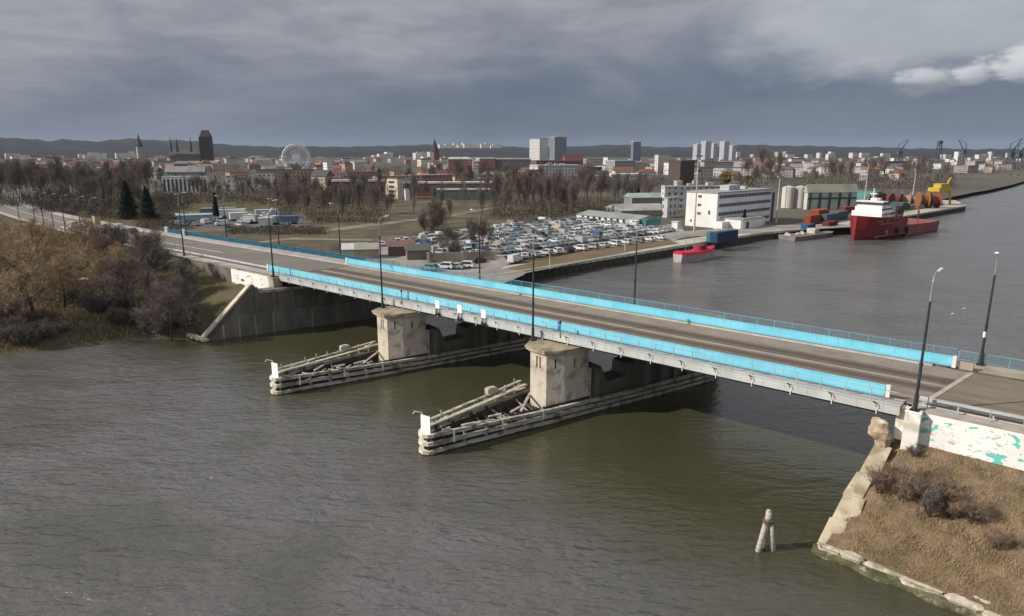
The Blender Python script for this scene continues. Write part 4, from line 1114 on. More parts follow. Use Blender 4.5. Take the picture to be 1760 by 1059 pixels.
dry = M("dry_grass_blades", (.42, .31, .19), (.28, .20, .12), .5, .95, spec=.05, c3=(.15, .125, .055), scale3=.4)
dry2 = M("dry_reddish_stalks", (.40, .235, .15), (.26, .155, .10), .6, .95, spec=.05)
grass("dry_grass", 26000, bankpt, .34, .016, dry, 31)
grass("dry_stalks", 6000, lambda q: (lambda p: p if p and p[2] < 3.4 else None)(bankpt(q)), .5, .014, dry2, 32)
def leftpt(q):
    u, v = q.uniform(-20, 345), q.uniform(430, 600); x, y = at(u, v, 3.2); z = land(x, y)
    return (x, y, z) if z > .35 else None
gr_l = M("bank_grass_blades", (.20, .155, .085), (.13, .105, .06), .08, .95, spec=.05, c3=(.27, .20, .12), scale3=.06)
grass("bank_grass", 30000, leftpt, .75, .06, gr_l, 33)
# litter and a log on the left bank
for u, v, lb in ((148, 499, "pale fallen sheet lying among the trees on the left bank"), (202, 541, "small pale slab lying at the foot of the left bank")):
    x, y = at(u, v, 3.2); m_ = MB(); rock(m_, (0, 0, .25), .55, 5, (1.6, .7, .35), 6)
    tag(m_.build("pale_slab", white_m, None, (x, y, land(x, y))), lb, "slab")
m_ = MB()
for k in range(9):
    x, y = at(318 + k * 4.2 - (k % 2) * 3, 570 + k * 1.5, .6); rock(m_, (x, y, .35), .55, 50 + k, (1.3, .9, .6), 6)
tag(m_.build("rubble_heap", M("edging_pale_stone", (.5, .45, .4))), "heap of pale rubble at the water's edge beside the sloping wing wall", "rubble", kind="stuff")

# scrubby undergrowth that fills the ground between the nearer trees
def scrub():
    q = random.Random(41); m_ = MB()
    Z = (((-10, 330), (335, 362), 2.2), ((60, 300), (352, 378), 1.6), ((268, 680), (328, 352), 2.2), ((470, 660), (350, 386), 1.3), ((846, 1115), (345, 378), 1.8), ((700, 860), (305, 318), 2.5), ((1330, 1640), (308, 326), 2.2), ((240, 330), (375, 398), 1.2), ((395, 560), (392, 404), .8))
    for (ua, ub), (va, vb), h in Z:
        for i in range(int((ub - ua) * 3.2)):
            u, v = q.uniform(ua, ub), q.uniform(va, vb); x, y = at(u, v, 2.5); zb = land(x, y) if y < 430 and x < 55 else 2.3
            r = q.uniform(1.2, 3.0)
            for k in range(14):
                c = Vector((x + q.uniform(-r, r), y + q.uniform(-r, r), zb + q.uniform(0, h))); d = Vector((q.uniform(-.5, .5), q.uniform(-.5, .5), q.uniform(.4, 1.4))) * h * .5; w_ = Vector((q.uniform(-1, 1), q.uniform(-1, 1), 0)) * .14
                m_.add([c - w_, c + w_, c + d], [(0, 1, 2)])
    o = m_.build("undergrowth", twig_mat("scrub_twigs", (.105, .085, .072), (.075, .062, .054), (.12, .105, .06))); o["kind"] = "stuff"
scrub()
# far woods between the districts: one mass of bare crowns
def woods():
    q = random.Random(77); m_ = MB()
    def clump(x, y, r, h, n):
        for k in range(n):
            a, b = q.uniform(0, 6.283), q.random() ** .5; zz = q.uniform(.05, 1)
            c = Vector((x + math.cos(a) * r * b * (1.1 - .5 * zz), y + math.sin(a) * r * b * (1.1 - .5 * zz), 2 + h * zz))
            d = Vector((q.uniform(-1, 1), q.uniform(-1, 1), q.uniform(.2, 1.6))) * r * .15; s = Vector((q.uniform(-1, 1), q.uniform(-1, 1), 0)) * r * .045
            m_.add([c - s, c + s, c + d], [(0, 1, 2)])
    for i in range(3000):
        u = q.uniform(-20, 1760); Y = 470 + 2900 * q.random() ** 1.7
        x = (u - CX) / F * Y * 1.0; s = (-1 if Y < 950 and q.random() < .5 else 0) + math.sin(x * .006 + 1) * math.sin(Y * .005 + x * .002)
        if s < -.1 and q.random() < .7: continue
        if u > 1640 and Y < 700: continue
        clump(x, Y, q.uniform(5, 11), q.uniform(5, 11), 70)
    o = m_.build("far_woods", twig_mat("far_twigs", (.10, .085, .078), (.135, .112, .098), (.085, .08, .062))); o["kind"] = "stuff"
woods()
# ---------------------------------------------------------------- buildings
facade = M_obj("facade", .85, True); plain = M_obj("plain_wall", .85, False); roofm = M_obj("roof", .85, False, .35, scale=.15)
officeglass = M("office_band_glass", (.085, .095, .11), (.12, .13, .145), .4, .35, spec=.4)
glassm = M("dark_glass", (.03, .036, .045), (.05, .056, .065), .4, .25, spec=.5)
def dirs(yaw): y = R(yaw); return (math.cos(y), math.sin(y)), (-math.sin(y), math.cos(y))
def corner(uc, vb, ul, ur, yaw, Y=None):
    """nearest corner of a block and the lengths of the two walls that leave it to the right and to the left"""
    if Y is None: P = at(uc, vb, 2.5)
    else: d = ray(uc, vb); P = (d[0] / d[1] * Y, Y)
    e1, e2 = dirs(yaw)
    def ln(u, e):
        d = ray(u, vb); k = d[0] / d[1]; return (k * P[1] - P[0]) / (e[0] - k * e[1])
    return P, max(2, abs(ln(ur, e1))) if ur > uc else 6.0, max(2, abs(ln(ul, e2))) if ul < uc else 10.0
def roof_on(o, a, b, h, kind, rh, col, ov=.4):
    m_ = MB()
    if kind == "gable":
        if a >= b: m_.extr([(-ov, 0), (b + ov, 0), (b / 2, rh)], -ov, a + ov); m_.v = [(y, x, h + .004 + z) for x, y, z in m_.v]
        else: m_.extr([(-ov, 0), (a + ov, 0), (a / 2, rh)], -ov, b + ov); m_.v = [(x, y, h + .004 + z) for x, y, z in m_.v]
    elif kind == "hip":
        i = min(a, b) * .42; m_.hexa([(-ov, -ov, h + .004), (a + ov, -ov, h + .004), (a + ov, b + ov, h + .004), (-ov, b + ov, h + .004)], [(i, i, h + rh), (a - i, i, h + rh), (a - i, b - i, h + rh), (i, b - i, h + rh)])
    else:
        m_.box(-ov * .4, a + ov * .4, -ov * .4, b + ov * .4, h + .004, h + rh)
    r = m_.build("roof", roofm, o); r.color = (*col, 1); return r
def block(name, label, cat, P, a, b, h, yaw, wc, rc_, kind="flat", rh=.6, mat=None, group=None, z=2.4, roofbits=0):
    m_ = MB(); m_.box(0, a, 0, b, 0, h); o = m_.build(name, mat or facade, None, (P[0], P[1], z), R(yaw)); o.color = (*wc, 1)
    tag(o, label, cat, group)
    r = roof_on(o, a, b, h, kind, rh, rc_)
    if roofbits:
        q = random.Random(int(P[0] * 7)); m_ = MB()
        for k in range(roofbits):
            x, y = q.uniform(.1, .75) * a, q.uniform(.15, .7) * b; m_.box(x, x + q.uniform(1.5, 4), y, y + q.uniform(1.5, 3), h + rh + .004, h + rh + q.uniform(1, 2.6))
        t = m_.build("roof_plant", plain, o); t.color = (.4, .4, .4, 1)
    return o
def cblock(name, label, cat, uc, vb, ul, ur, vt, wc, rc_, yaw=42, Y=None, group=None, **k):
    P, a, b = corner(uc, vb, ul, ur, yaw, Y)
    z = 2.4
    h = max(2.5, zat(uc, vt, P[1]) - z - k.get("rh", .6))
    return block(name, label, cat, P, a, b, h, yaw, wc, rc_, group=group, **k), a, b, h

# white office on the quay, storeys with dark window bands
WH = (.64, .64, .63); GREY = (.33, .33, .34); RED = (.20, .075, .055); BRN = (.13, .095, .075); CREAM = (.62, .53, .40); BRICK = (.27, .125, .085); PINK = (.50, .33, .27); TEAL = (.10, .30, .29)
P, a, b = corner(1230, 392, 1177, 1322, 42)
H_ = zat(1230, 333, P[1]) - 2.4
of = thing("office_building", "white four-storey office building with dark window bands on the quay", "office", (*P, 2.4), R(42))
m_ = MB(); bands = [(1.2, a - .6, H_ * (k + .38) / 4, H_ * (k + .78) / 4) for k in range(4)]
wins = [(b * .50, b * .62, H_ * (k + .4) / 4, H_ * (k + .72) / 4) for k in (1, 2, 3)] + [(b * .2, b * .27, H_ * .38, H_ * .5), (b * .78, b * .84, H_ * .12, H_ * .2)]
m_.holed((0, 0, 0), (1, 0, 0), (0, 0, 1), a, H_, bands, .25, (0, 1, 0))
m_.holed((0, b, 0), (0, -1, 0), (0, 0, 1), b, H_, [(b - x1, b - x0, z0, z1) for x0, x1, z0, z1 in wins], .25, (1, 0, 0))
m_.add([(a, 0, 0), (a, b, 0), (0, b, 0), (0, b, H_), (a, b, H_), (a, 0, H_)], [(0, 1, 4, 5), (1, 2, 3, 4)])
m_.build("wall", [M("office_render", (.68, .68, .67), (.60, .60, .59), .2, .8), officeglass], of)
for k in range(4):
    m_ = MB(); x = 3.4
    while x < a - 1: m_.box(x, x + .18, .05, .2, bands[k][2], bands[k][3]); x += 2.6
    m_.build("window_mullions", M("mullion_grey", (.42, .43, .45)), of)
m_ = MB(); m_.box(-.2, a + .2, -.2, b + .2, H_ + .003, H_ + .5); m_.build("roof", M("office_roof", (.25, .25, .25), (.32, .31, .30), .2), of)
m_ = MB(); m_.box(a * .35, a * .55, b * .3, b * .6, H_ + .503, H_ + 2.4); m_.box(a * .7, a * .76, b * .4, b * .6, H_ + .503, H_ + 1.6); m_.build("roof_plant", M("mullion_grey", (.4, .4, .4)), of)
m_ = MB(); m_.box(a + .003, a + 4, .8, b - .5, 0, H_ - 1.2); m_.build("stair_tower", M("stair_dark", (.06, .065, .075), (.09, .095, .1), .3), of)
m_ = MB(); m_.box(3, a * .42, -9, -.003, 0, 3.6); m_.box(a * .42 + .003, a * .62, -6, -.003, 0, 2.8); m_.box(-1.5, 2.997, -3.5, -.003, 0, 2.6); m_.build("annex", M("office_render", (.8, .8, .79)), of)
m_ = MB(); m_.box(2.6, a * .42 + .4, -9.4, .3, 3.603, 3.9); m_.build("annex_roof", M("office_roof", (.25, .25, .25)), of)
m_ = MB(); m_.box(5.5, 7.6, -9.05, -9.003, .1, 2.6); m_.build("door", glassm, of)

cblock("office_annex", "narrow white block left of the white office with pale upper windows", "building", 1146, 374, 1138, 1166, 340, (.46, .46, .46), GREY, rh=.5)
cblock("long_building", "long pale low building rising behind the white office", "building", 1142, 338, 1136, 1245, 320, (.52, .53, .53), (.45, .46, .46), yaw=8, Y=330, rh=.6, roofbits=5)
cblock("workshop_shed", "grey shed with pale green-grey roof left of the white office", "shed", 1086, 353, 1072, 1152, 333, (.20, .21, .21), (.30, .34, .32), yaw=12, Y=330, kind="gable", rh=2.0, mat=plain)
cblock("workshop_shed", "wide low shed with light grey roof before the green-roofed one", "shed", 1068, 372, 1040, 1148, 357, (.26, .25, .25), (.33, .31, .31), yaw=12, kind="gable", rh=2.2, mat=plain)
o, a, b, h = cblock("barrack", "long white low building with teal end and grey-green roof by the car park", "building", 1092, 390, 990, 1136, 373, WH, (.26, .29, .27), yaw=38, kind="gable", rh=1.4, mat=plain)
for k in range(9):
    m_ = MB(); y = b * (.06 + .1 * k); m_.box(-.05, -.003, y, y + 1.4, 1.1, 2.3); m_.build("window", glassm, o)
m_ = MB(); m_.box(.4, a - .2, -.06, -.003, .2, h - .2); t = m_.build("teal_gable", plain, o); t.color = (*TEAL, 1)
cblock("kiosk", "small white cabin at the near end of the long low building", "cabin", 1094, 392, 1074, 1098, 381, WH, (.6, .6, .6), yaw=60, rh=.3, mat=plain)
cblock("kiosk", "small dark teal cabin beside the small white one", "cabin", 1110, 390, 1096, 1116, 378, (.06, .22, .23), (.1, .25, .25), yaw=60, rh=.3, mat=plain)
cblock("gate_cabin", "small white gate cabin left of the white office front", "cabin", 1164, 394, 1154, 1170, 383, WH, (.5, .5, .5), rh=.3, mat=plain)
# silos and green hall
for u, lb in ((1353, "pale grey storage silo, left of the pair beside the green hall"), (1373, "pale grey storage silo, right of the pair beside the green hall")):
    x, y = at(u, 357, 2.5); hs = zat(u, 319, y) - 2.4; s_ = thing("silo", lb, "silo", (x, y, 2.4), 0, "pale storage silos")
    m_ = MB(); m_.tube([(0, 0, 0), (0, 0, hs - .8)], 3.1, 20); m_.build("shell", M("silo_paint", (.52, .49, .46), (.42, .40, .38), .4, .6, stretch=(1, 1, .2)), s_, smooth=False)
    m_ = MB(); m_.tube([(0, 0, hs - .797), (0, 0, hs)], [3.1, .6], 20); m_.build("cone_roof", M("silo_roof", (.45, .44, .42)), s_)
    m_ = MB(); m_.tube([(-2.2, -2.3, 0), (-2.2, -2.3, hs)], .12, 5); m_.build("ladder", railgrey, s_)
o, a, b, h = cblock("warehouse", "pale green warehouse hall with olive roof beside the silos", "warehouse", 1386, 360, 1380, 1470, 317, (.44, .48, .43), (.32, .33, .26), yaw=10, kind="gable", rh=4.0, mat=plain)
for k in range(5):
    m_ = MB(); m_.box(a * (.03 + .2 * k), a * (.03 + .2 * k) + 1.0, -.5, -.003, 0, h); m_.build("column", M("column_dark", (.07, .075, .075)), o)
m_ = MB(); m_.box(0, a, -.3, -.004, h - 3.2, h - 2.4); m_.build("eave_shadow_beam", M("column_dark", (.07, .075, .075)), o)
# buildings along the field
def long_hall(label, u0, u1, vb, vt, wc, rcol, yaw=4, Y=None, n=0, cat="building", name="long_hall", **k):
    o, a, b, h = cblock(name, label, cat, u0 + 2, vb, u0, u1, vt, wc, rcol, yaw=yaw, Y=Y, mat=plain if n >= 0 else facade, **k)
    for i in range(n):
        m_ = MB(); x = a * (i + .3) / n; m_.box(x, x + a / n * .42, -.06, -.003, h * .4, h * .72); m_.build("window", glassm, o)
    return o
long_hall("long dark red hall with white roof edge left of the cream tower block", 570, 664, 350, 309, (.15, .075, .068), (.62, .61, .60), Y=420, n=8, rh=1.2)
long_hall("long red brick hall with white roof edge right of the cream tower block", 692, 850, 345, 313, (.20, .10, .08), (.62, .63, .62), Y=435, n=10, rh=1.0)
long_hall("low grey-green shed below the long red brick hall", 748, 850, 344, 326, (.14, .165, .15), (.33, .36, .34), Y=400, n=0, rh=.5)
o, a, b, h = cblock("tower_block", "cream narrow tower block with dark right side beside the field", "building", 684, 345, 663, 693, 306, (.66, .58, .44), BRN, yaw=58, Y=405, mat=plain, rh=.5)
for k in range(4):
    m_ = MB(); m_.box(-.06, -.003, b * .25, b * .7, h * (.12 + .22 * k), h * (.22 + .22 * k)); m_.build("window", glassm, o)
for i, (u0, u1) in enumerate(((695, 704), (708, 716))): cblock("small_house", "small white cabin beneath the red brick hall, " + ("left of two" if i == 0 else "right of two"), "cabin", u0 + 2, 336, u0, u1, 325, WH, GREY, yaw=20, Y=395, rh=.5, mat=plain)
o, a, b, h = cblock("arcaded_building", "white arcaded building with tall dark openings behind the trees at left", "building", 280, 325, 276, 357, 303, WH, (.60, .60, .60), yaw=3, Y=470, mat=plain, rh=.6)
for k in range(11):
    m_ = MB(); x = a * (k + .25) / 11; m_.box(x, x + a / 11 * .5, -.08, -.003, 1.0, h - 1.4); m_.build("opening", glassm, o)
cblock("grey_hall", "grey roofed hall rising above the white arcaded building", "building", 285, 305, 280, 352, 286, (.30, .29, .30), (.27, .265, .275), yaw=3, Y=620, kind="gable", rh=5)
cblock("low_wing", "small white wing right of the arcaded building", "building", 388, 322, 386, 402, 302, (.66, .64, .6), (.4, .38, .36), yaw=8, Y=470, rh=.5)
long_hall("brown flat-roofed block behind the ferris wheel foot", 440, 548, 318, 291, (.26, .20, .17), (.15, .105, .085), Y=560, n=-1, rh=.6)
cblock("white_block", "white block with brown roof left of the ferris wheel", "building", 442, 320, 438, 470, 296, (.66, .66, .66), BRN, yaw=8, Y=500)
cblock("white_block", "white narrow block right of the ferris wheel", "building", 563, 300, 556, 574, 279, (.66, .67, .69), GREY, yaw=30, Y=760)
# brick-red complex and the blocks to its right
for i, (u0, u1, vt, wc, Y) in enumerate(((770, 812, 273, (.30, .15, .105), 700), (812, 824, 277, (.62, .55, .40), 690), (824, 852, 272, (.31, .15, .10), 700), (852, 912, 273, (.21, .19, .18), 720))):
    cblock("apartment_block", ("brick-red long block left of the cream stair tower", "cream stair tower between two brick-red blocks", "brick-red block right of the cream stair tower", "dull grey-brown block at the right end of the brick-red row")[i], "apartment block", u0 + 1, 304, u0 - 2, u1, vt, wc, (.48, .47, .47), yaw=5, Y=Y, rh=.8)
cblock("high_rise", "pale white high-rise, left half of the twin blocks on the skyline", "high-rise", 927, 290, 910, 941, 238, (.66, .66, .64), GREY, yaw=52, Y=1450, rh=1.2)
cblock("high_rise", "dark grey high-rise, right half of the twin blocks on the skyline", "high-rise", 953, 290, 944, 973, 235, (.20, .225, .25), GREY, yaw=52, Y=1400, rh=1.5, mat=plain, roofbits=3)
cblock("high_rise", "single slim blue-grey tower on the skyline right of the twin blocks", "high-rise", 1087, 290, 1083, 1100, 243, (.20, .24, .29), (.7, .7, .7), yaw=52, Y=1500, rh=1.2, roofbits=3)
for i, (ul, uc, ur, vt) in enumerate(((1189, 1196, 1203, 248), (1202, 1210, 1220, 243), (1219, 1224, 1231, 247), (1234, 1242, 1251, 243), (1248, 1256, 1263, 250))):
    cblock("high_rise", "white-sided slab tower on the skyline, " + ("leftmost and lower of five", "tall second from the left of five", "narrow middle one of five", "tall second from the right of five", "rightmost and lowest of five")[i], "high-rise", uc, 292, ul, ur, vt, (.50, .52, .55), (.5, .5, .5), yaw=48, Y=1550 + 40 * i, group="cluster of slab towers", rh=2.5, roofbits=2)
cblock("apartment_block", "row block of white flats below the twin high-rises", "apartment block", 925, 304, 910, 1004, 284, (.56, .56, .56), (.42, .42, .42), yaw=14, Y=640, rh=.8, roofbits=6)
cblock("apartment_block", "long block with dark red roof below the twin high-rises", "apartment block", 922, 292, 912, 1001, 276, (.16, .10, .085), (.16, .085, .07), yaw=10, Y=820, rh=1.4)
cblock("church_hall", "large brown pitched roof hall right of the dark high-rise", "building", 972, 290, 966, 1002, 266, (.22, .12, .09), (.20, .085, .06), yaw=20, Y=900, kind="gable", rh=9)
cblock("dark_block", "blackish red block at the right end of the white flats", "building", 1008, 309, 1005, 1034, 287, (.075, .05, .048), (.05, .045, .045), yaw=25, Y=560)
cblock("grey_block", "plain grey block right of the blackish red one", "building", 1056, 300, 1040, 1091, 276, (.32, .32, .33), (.5, .5, .5), yaw=40, Y=700)
cblock("white_block", "white flat block on the ridge behind the plain grey one", "building", 1044, 292, 1036, 1068, 270, (.68, .68, .67), GREY, yaw=35, Y=900)
cblock("pale_hall", "low pale hall with bright roof line before the plain grey block", "building", 1050, 312, 1040, 1110, 299, (.60, .59, .57), (.72, .71, .69), yaw=12, Y=560, rh=1)
cblock("dark_block", "tall dark brown block near the lighting mast", "building", 1168, 316, 1148, 1192, 277, (.085, .065, .055), (.07, .06, .055), yaw=40, Y=520, mat=plain)
cblock("white_block", "white building with broad base behind the dark brown block", "building", 1130, 296, 1124, 1152, 266, (.64, .60, .54), (.5, .47, .43), yaw=30, Y=880)

# churches
def spire(label, u, vt, vb, Y, wpx, base, roofc, tower=.45, name="church_tower"):
    d = ray(u, vb); x = d[0] / d[1] * Y; h = zat(u, vt, Y) - 2.4; w_ = wpx / F * Y
    o = thing(name, label, "church", (x, Y, 2.4), R(40))
    m_ = MB(); m_.box(-w_ / 2, w_ / 2, -w_ / 2, w_ / 2, 0, h * tower); t = m_.build("tower", facade, o); t.color = (*base, 1)
    m_ = MB(); m_.tube([(0, 0, h * tower), (0, 0, h * tower + h * .06), (0, 0, h * tower + h * .12), (0, 0, h * .82), (0, 0, h)], [w_ * .62, w_ * .62, w_ * .42, w_ * .22, .1], 8); t = m_.build("spire", roofm, o); t.color = (*roofc, 1)
    return o
spire("slender church tower with dark spire on the left skyline", 243, 229, 280, 1700, 9, (.42, .36, .33), (.05, .055, .065), .55)
spire("brick church with dark pointed spire beside the sunlit hilltop suburb", 748, 238, 285, 1500, 11, (.20, .11, .10), (.055, .05, .06), .5)
d = ray(357, 270); Y = 1350; x = d[0] / d[1] * Y
hb = zat(357, 224, Y) - 2.4; w_ = 17 / F * Y
cb = thing("brick_church", "huge dark brick church with massive blunt tower on the left skyline", "church", (x, Y, 2.4), R(12))
m_ = MB(); m_.box(-w_ / 2, w_ / 2, -w_ / 2, w_ / 2, 0, hb * .82); m_.prism([(-w_ / 2, -w_ / 2), (w_ / 2, -w_ / 2), (w_ / 2, w_ / 2), (-w_ / 2, w_ / 2)], hb * .821, hb, 0, .45); t = m_.build("tower", facade, cb); t.color = (.075, .062, .055, 1)
m_ = MB()
for xx in (-.5, -.17, .17, .5): m_.box(xx * w_ - 1, xx * w_ + 1, -w_ / 2 - 1.2, -w_ / 2 - .004, 0, hb * .8)
t = m_.build("buttress", plain, cb); t.color = (.09, .075, .065, 1)
m_ = MB(); L = 48 / F * Y; m_.box(-w_ / 2 - L, -w_ / 2 - .004, -w_ * .42, w_ * .42, 0, hb * .31); t = m_.build("nave", facade, cb); t.color = (.20, .155, .135, 1)
m_ = MB(); m_.extr([(-w_ * .46, 0), (w_ * .46, 0), (0, hb * .16)], -w_ / 2 - L - 1, -w_ / 2 - .01); m_.v = [(y_, x_, hb * .311 + z_) for x_, y_, z_ in m_.v]; t = m_.build("roof", roofm, cb); t.color = (.14, .12, .11, 1)
for k, xx in enumerate((-.52, -1.35, -2.6, -3.15)):
    m_ = MB(); m_.tube([(xx * w_, -w_ * .42, hb * .4), (xx * w_, -w_ * .42, hb * .62), (xx * w_, -w_ * .42, hb * .8)], [2.2, 2.0, .1], 6); t = m_.build("turret", roofm, cb); t.color = (.10, .085, .085, 1)

# ferris wheel
Y = 860; d = ray(509, 272); x = d[0] / d[1] * Y; zc = zat(509, 272, Y); r_ = 22.5 / F * Y
fw = thing("ferris_wheel", "white ferris wheel with bright hub standing among the town roofs", "ferris wheel", (x, Y, 0), R(24))
fwm = M("wheel_white", (.82, .82, .82), (.74, .74, .74)); fsp = M("wheel_spoke", (.72, .73, .74))
N = 28
for kk, rr in ((0, r_), (1, r_ * .86)):
    m_ = MB()
    for s_ in (-1.1, 1.1): m_.tube([(math.cos(6.2832 * i / 48) * rr, s_, zc + math.sin(6.2832 * i / 48) * rr) for i in range(49)], .62, 5, cap=False)
    m_.build("rim", fwm, fw)
m_ = MB()
for i in range(N):
    t = 6.2832 * i / N
    for s_ in (-1.1, 1.1): m_.tube([(math.cos(t) * 2, s_, zc + math.sin(t) * 2), (math.cos(t) * r_, s_, zc + math.sin(t) * r_)], .4, 4, cap=False)
m_.build("spokes", fsp, fw)
m_ = MB(); m_.tube([(0, -2.4, zc), (0, 2.4, zc)], 4.6, 16); m_.build("hub", fwm, fw)
for i in range(N):
    t = 6.2832 * (i + .5) / N; cx_, cz_ = math.cos(t) * (r_ + .2), zc + math.sin(t) * (r_ + .2)
    m_ = MB(); m_.box(cx_ - .75, cx_ + .75, -.8, .8, cz_ - 1.7, cz_ - .1); m_.build("gondola", M("gondola_paint", (.30, .32, .36), (.6, .6, .62), .1), fw)
for s_ in (-3.2, 3.2):
    for q_ in (-1, 1):
        m_ = MB(); m_.tube([(0, s_ * .7, zc), (q_ * r_ * .5, s_ * 1.6, 2.4)], [.5, .7], 6); m_.build("leg", fwm, fw)

# scattered town, one house at a time
walls = [CREAM, (.66, .64, .60), (.72, .71, .69), PINK, (.55, .45, .38), (.36, .20, .15), (.42, .40, .39), (.60, .50, .42), (.70, .66, .55), (.30, .28, .27)]
names = ["cream", "off-white", "white", "pinkish", "beige", "brick red", "grey", "tan", "pale yellow", "dark grey"]
roofs = [((.17, .075, .055), "red"), ((.14, .09, .07), "brown"), ((.20, .195, .20), "grey"), ((.22, .10, .075), "orange-red"), ((.10, .095, .10), "dark")]
q = random.Random(5)
def zone(u): return "left of the ferris wheel" if u < 500 else ("right of the ferris wheel" if u < 950 else ("right of the twin high-rises" if u < 1230 else "right of the slab towers"))
n_ = 0
while n_ < 288:
    u = q.uniform(0, 1755); Y = 500 + 1500 * q.random() ** 1.25
    if u > 1560 and Y < 900: continue
    if u > 1320 and Y < 640: continue
    if 1090 < u < 1340 and Y < 560: continue
    if Y < 640 and u < 420: continue
    east = u > 1000
    i = q.choice([1, 2, 2, 6, 4, 8, 9, 6] if east else [0, 1, 2, 3, 4, 5, 7, 3, 5]); rcl, rn = q.choice(roofs[2:] if east and q.random() < .6 else roofs)
    d = ray(u, 275); a, b, h = q.uniform(9, 20), q.uniform(8, 12), q.uniform(5, 11)
    big = q.random() < (.25 if east else .14)
    if big: a, b, h = q.uniform(22, 48), q.uniform(11, 18), q.uniform(8, 15)
    kind = "flat" if (big or (east and q.random() < .5)) else q.choice(["gable", "gable", "hip"])
    nm = "apartment_block" if big else "town_house"
    block(nm, f"{'distant long' if big else 'small distant'} {names[i]} {'block' if big else 'house'} with {rn} roof {zone(u)}", "apartment block" if big else "house", (d[0] / d[1] * Y, Y), a, b, h, q.choice([8, 30, 42, 55, -15]), rc(walls[i], .12), rc(rcl, .2), kind,
          .6 if kind == "flat" else q.uniform(2.6, 4.6), facade if Y < 1300 else plain, f"{names[i]} {'blocks' if big else 'houses'} in the town {zone(u)}", 2.2)
    n_ += 1
for i in range(110):
    u = q.choice([q.uniform(0, 500), q.uniform(0, 500), q.uniform(500, 900), q.uniform(950, 1300), q.uniform(1300, 1755)]); Y = 850 + 1500 * q.random(); d = ray(u, 270)
    if u > 1640 and Y < 1200: continue
    c_ = q.choice([(.62, .60, .56), (.55, .50, .44), (.48, .40, .35), (.44, .44, .45), (.60, .52, .44)])
    block("apartment_block", f"distant low pale block among the roofs {zone(u)}", "apartment block", (d[0] / d[1] * Y, Y), q.uniform(16, 44), q.uniform(10, 14), q.uniform(7, 14), q.choice([8, 30, 42, 55]), rc(c_, .12), rc(q.choice([(.17, .09, .07), (.22, .21, .21), (.15, .11, .09)]), .2), q.choice(["flat", "gable", "hip"]), q.uniform(1.2, 3.5), facade if Y < 1300 else plain, f"low pale blocks among the roofs {zone(u)}", 2.2)
# sunlit suburb on the far hill and pale blocks at the foot of the hills
for i in range(34):
    u = 752 + 98 * (i + q.random()) / 34; Y = q.uniform(4300, 4700); d = ray(u, 250)
    block("apartment_block", "bright sunlit block in the hilltop suburb beside the brick church spire", "apartment block", (d[0] / d[1] * Y, Y), q.uniform(22, 60), 16, q.uniform(10, 26) + (18 if q.random() < .15 else 0), 20, (.80, .76, .68), (.6, .58, .55), "flat", .8, plain, "sunlit blocks of the hilltop suburb", zat(u, 253, Y) - 6)
for i in range(46):
    u = q.choice([q.uniform(0, 240), q.uniform(640, 760), q.uniform(1240, 1755), q.uniform(1240, 1755)]); Y = q.uniform(2200, 3100); d = ray(u, 262)
    block("apartment_block", f"faint pale block at the foot of the hills {zone(u)}", "apartment block", (d[0] / d[1] * Y, Y), q.uniform(18, 55), 14, q.uniform(12, 30), q.choice([20, 42, 55]), rc((.62, .60, .58)), (.45, .44, .43), "flat", .8, plain, f"pale blocks at the foot of the hills {zone(u)}", 2.2)

# industrial yard left: white lorries, trailers, tanks
def prism_car(P, rz, prof, wd, name, label, cat, col, glass=None, group=None):
    return None
parked_later = []
yard = [(396, 381, 30, 2.4, 7, (.6, .6, .6), "white box trailer at the left of the industrial yard"), (418, 384, -20, 2.4, 6, (.4, .42, .43), "pale grey box trailer in the industrial yard behind the left lamps"), (440, 376, 25, 2.6, 9, (.5, .53, .55), "long white trailer standing behind the others in the yard"),
        (462, 388, 62, 2.4, 6, (.42, .48, .54), "pale blue lorry box nearest the field in the yard"), (484, 386, 8, 2.2, 6, (.12, .20, .30), "dark blue container at the right of the yard"), (445, 392, 20, 2.6, 5, WH, "short white container in front of the pale blue lorry box"),
        (345, 372, 15, 3.2, 14, (.16, .24, .24), "long low teal-grey store building in the yard"), (305, 384, 20, 3.0, 12.5, (.30, .38, .40), "pale teal workshop beside the approach railing"), (378, 380, 18, 3.6, 10, (.62, .64, .66), "white cabin with grey roof in the yard")]
for u, v, yw, h, L, c, lb in yard:
    x, y = at(u, v, 2.5)
    o = block("store_building" if L > 12 else "trailer", lb, "building" if L > 12 else "trailer", (x, y), L, 2.6 if L <= 12 else 8, h, yw, c, rc(c, .2), "flat", .15, plain, z=2.45 + (0 if L > 12 else .9))
    if L <= 12:
        m_ = MB()
        for xx in (1, L - 2, L - .9): m_.tube([(xx, .1, -.45), (xx, 2.5, -.45)], .45, 8)
        m_.build("wheels", black_m, o)
for i in range(26):
    u, v = random.Random(300 + i).uniform(300, 500), random.Random(400 + i).uniform(370, 393); x, y = at(u, v); ci = random.Random(500 + i).choice([0, 0, 0, 1, 2, 6, 3])
    parked_later.append((x, y, ci, i))
x, y = at(452, 380, 2.5)
ex = thing("excavator", "white excavator with raised arm in the industrial yard", "excavator", (x, y, 2.5), R(20))
m_ = MB(); m_.box(-1.6, 1.6, -1.2, 1.2, .9, 2.4); m_.box(-.2, 1.2, -1.2, .1, 2.4, 3.6); t = m_.build("body", plain, ex); t.color = (.8, .8, .78, 1)
m_ = MB(); m_.tube([(1.4, .4, 1.8), (4.0, .4, 5.0), (6.2, .4, 3.4)], [.3, .28, .18], 6); t = m_.build("arm", plain, ex); t.color = (.8, .8, .78, 1)
m_ = MB(); m_.box(-1.8, 1.8, -1.3, -.5, 0, .85); m_.box(-1.8, 1.8, .5, 1.3, 0, .85); m_.build("tracks", black_m, ex)

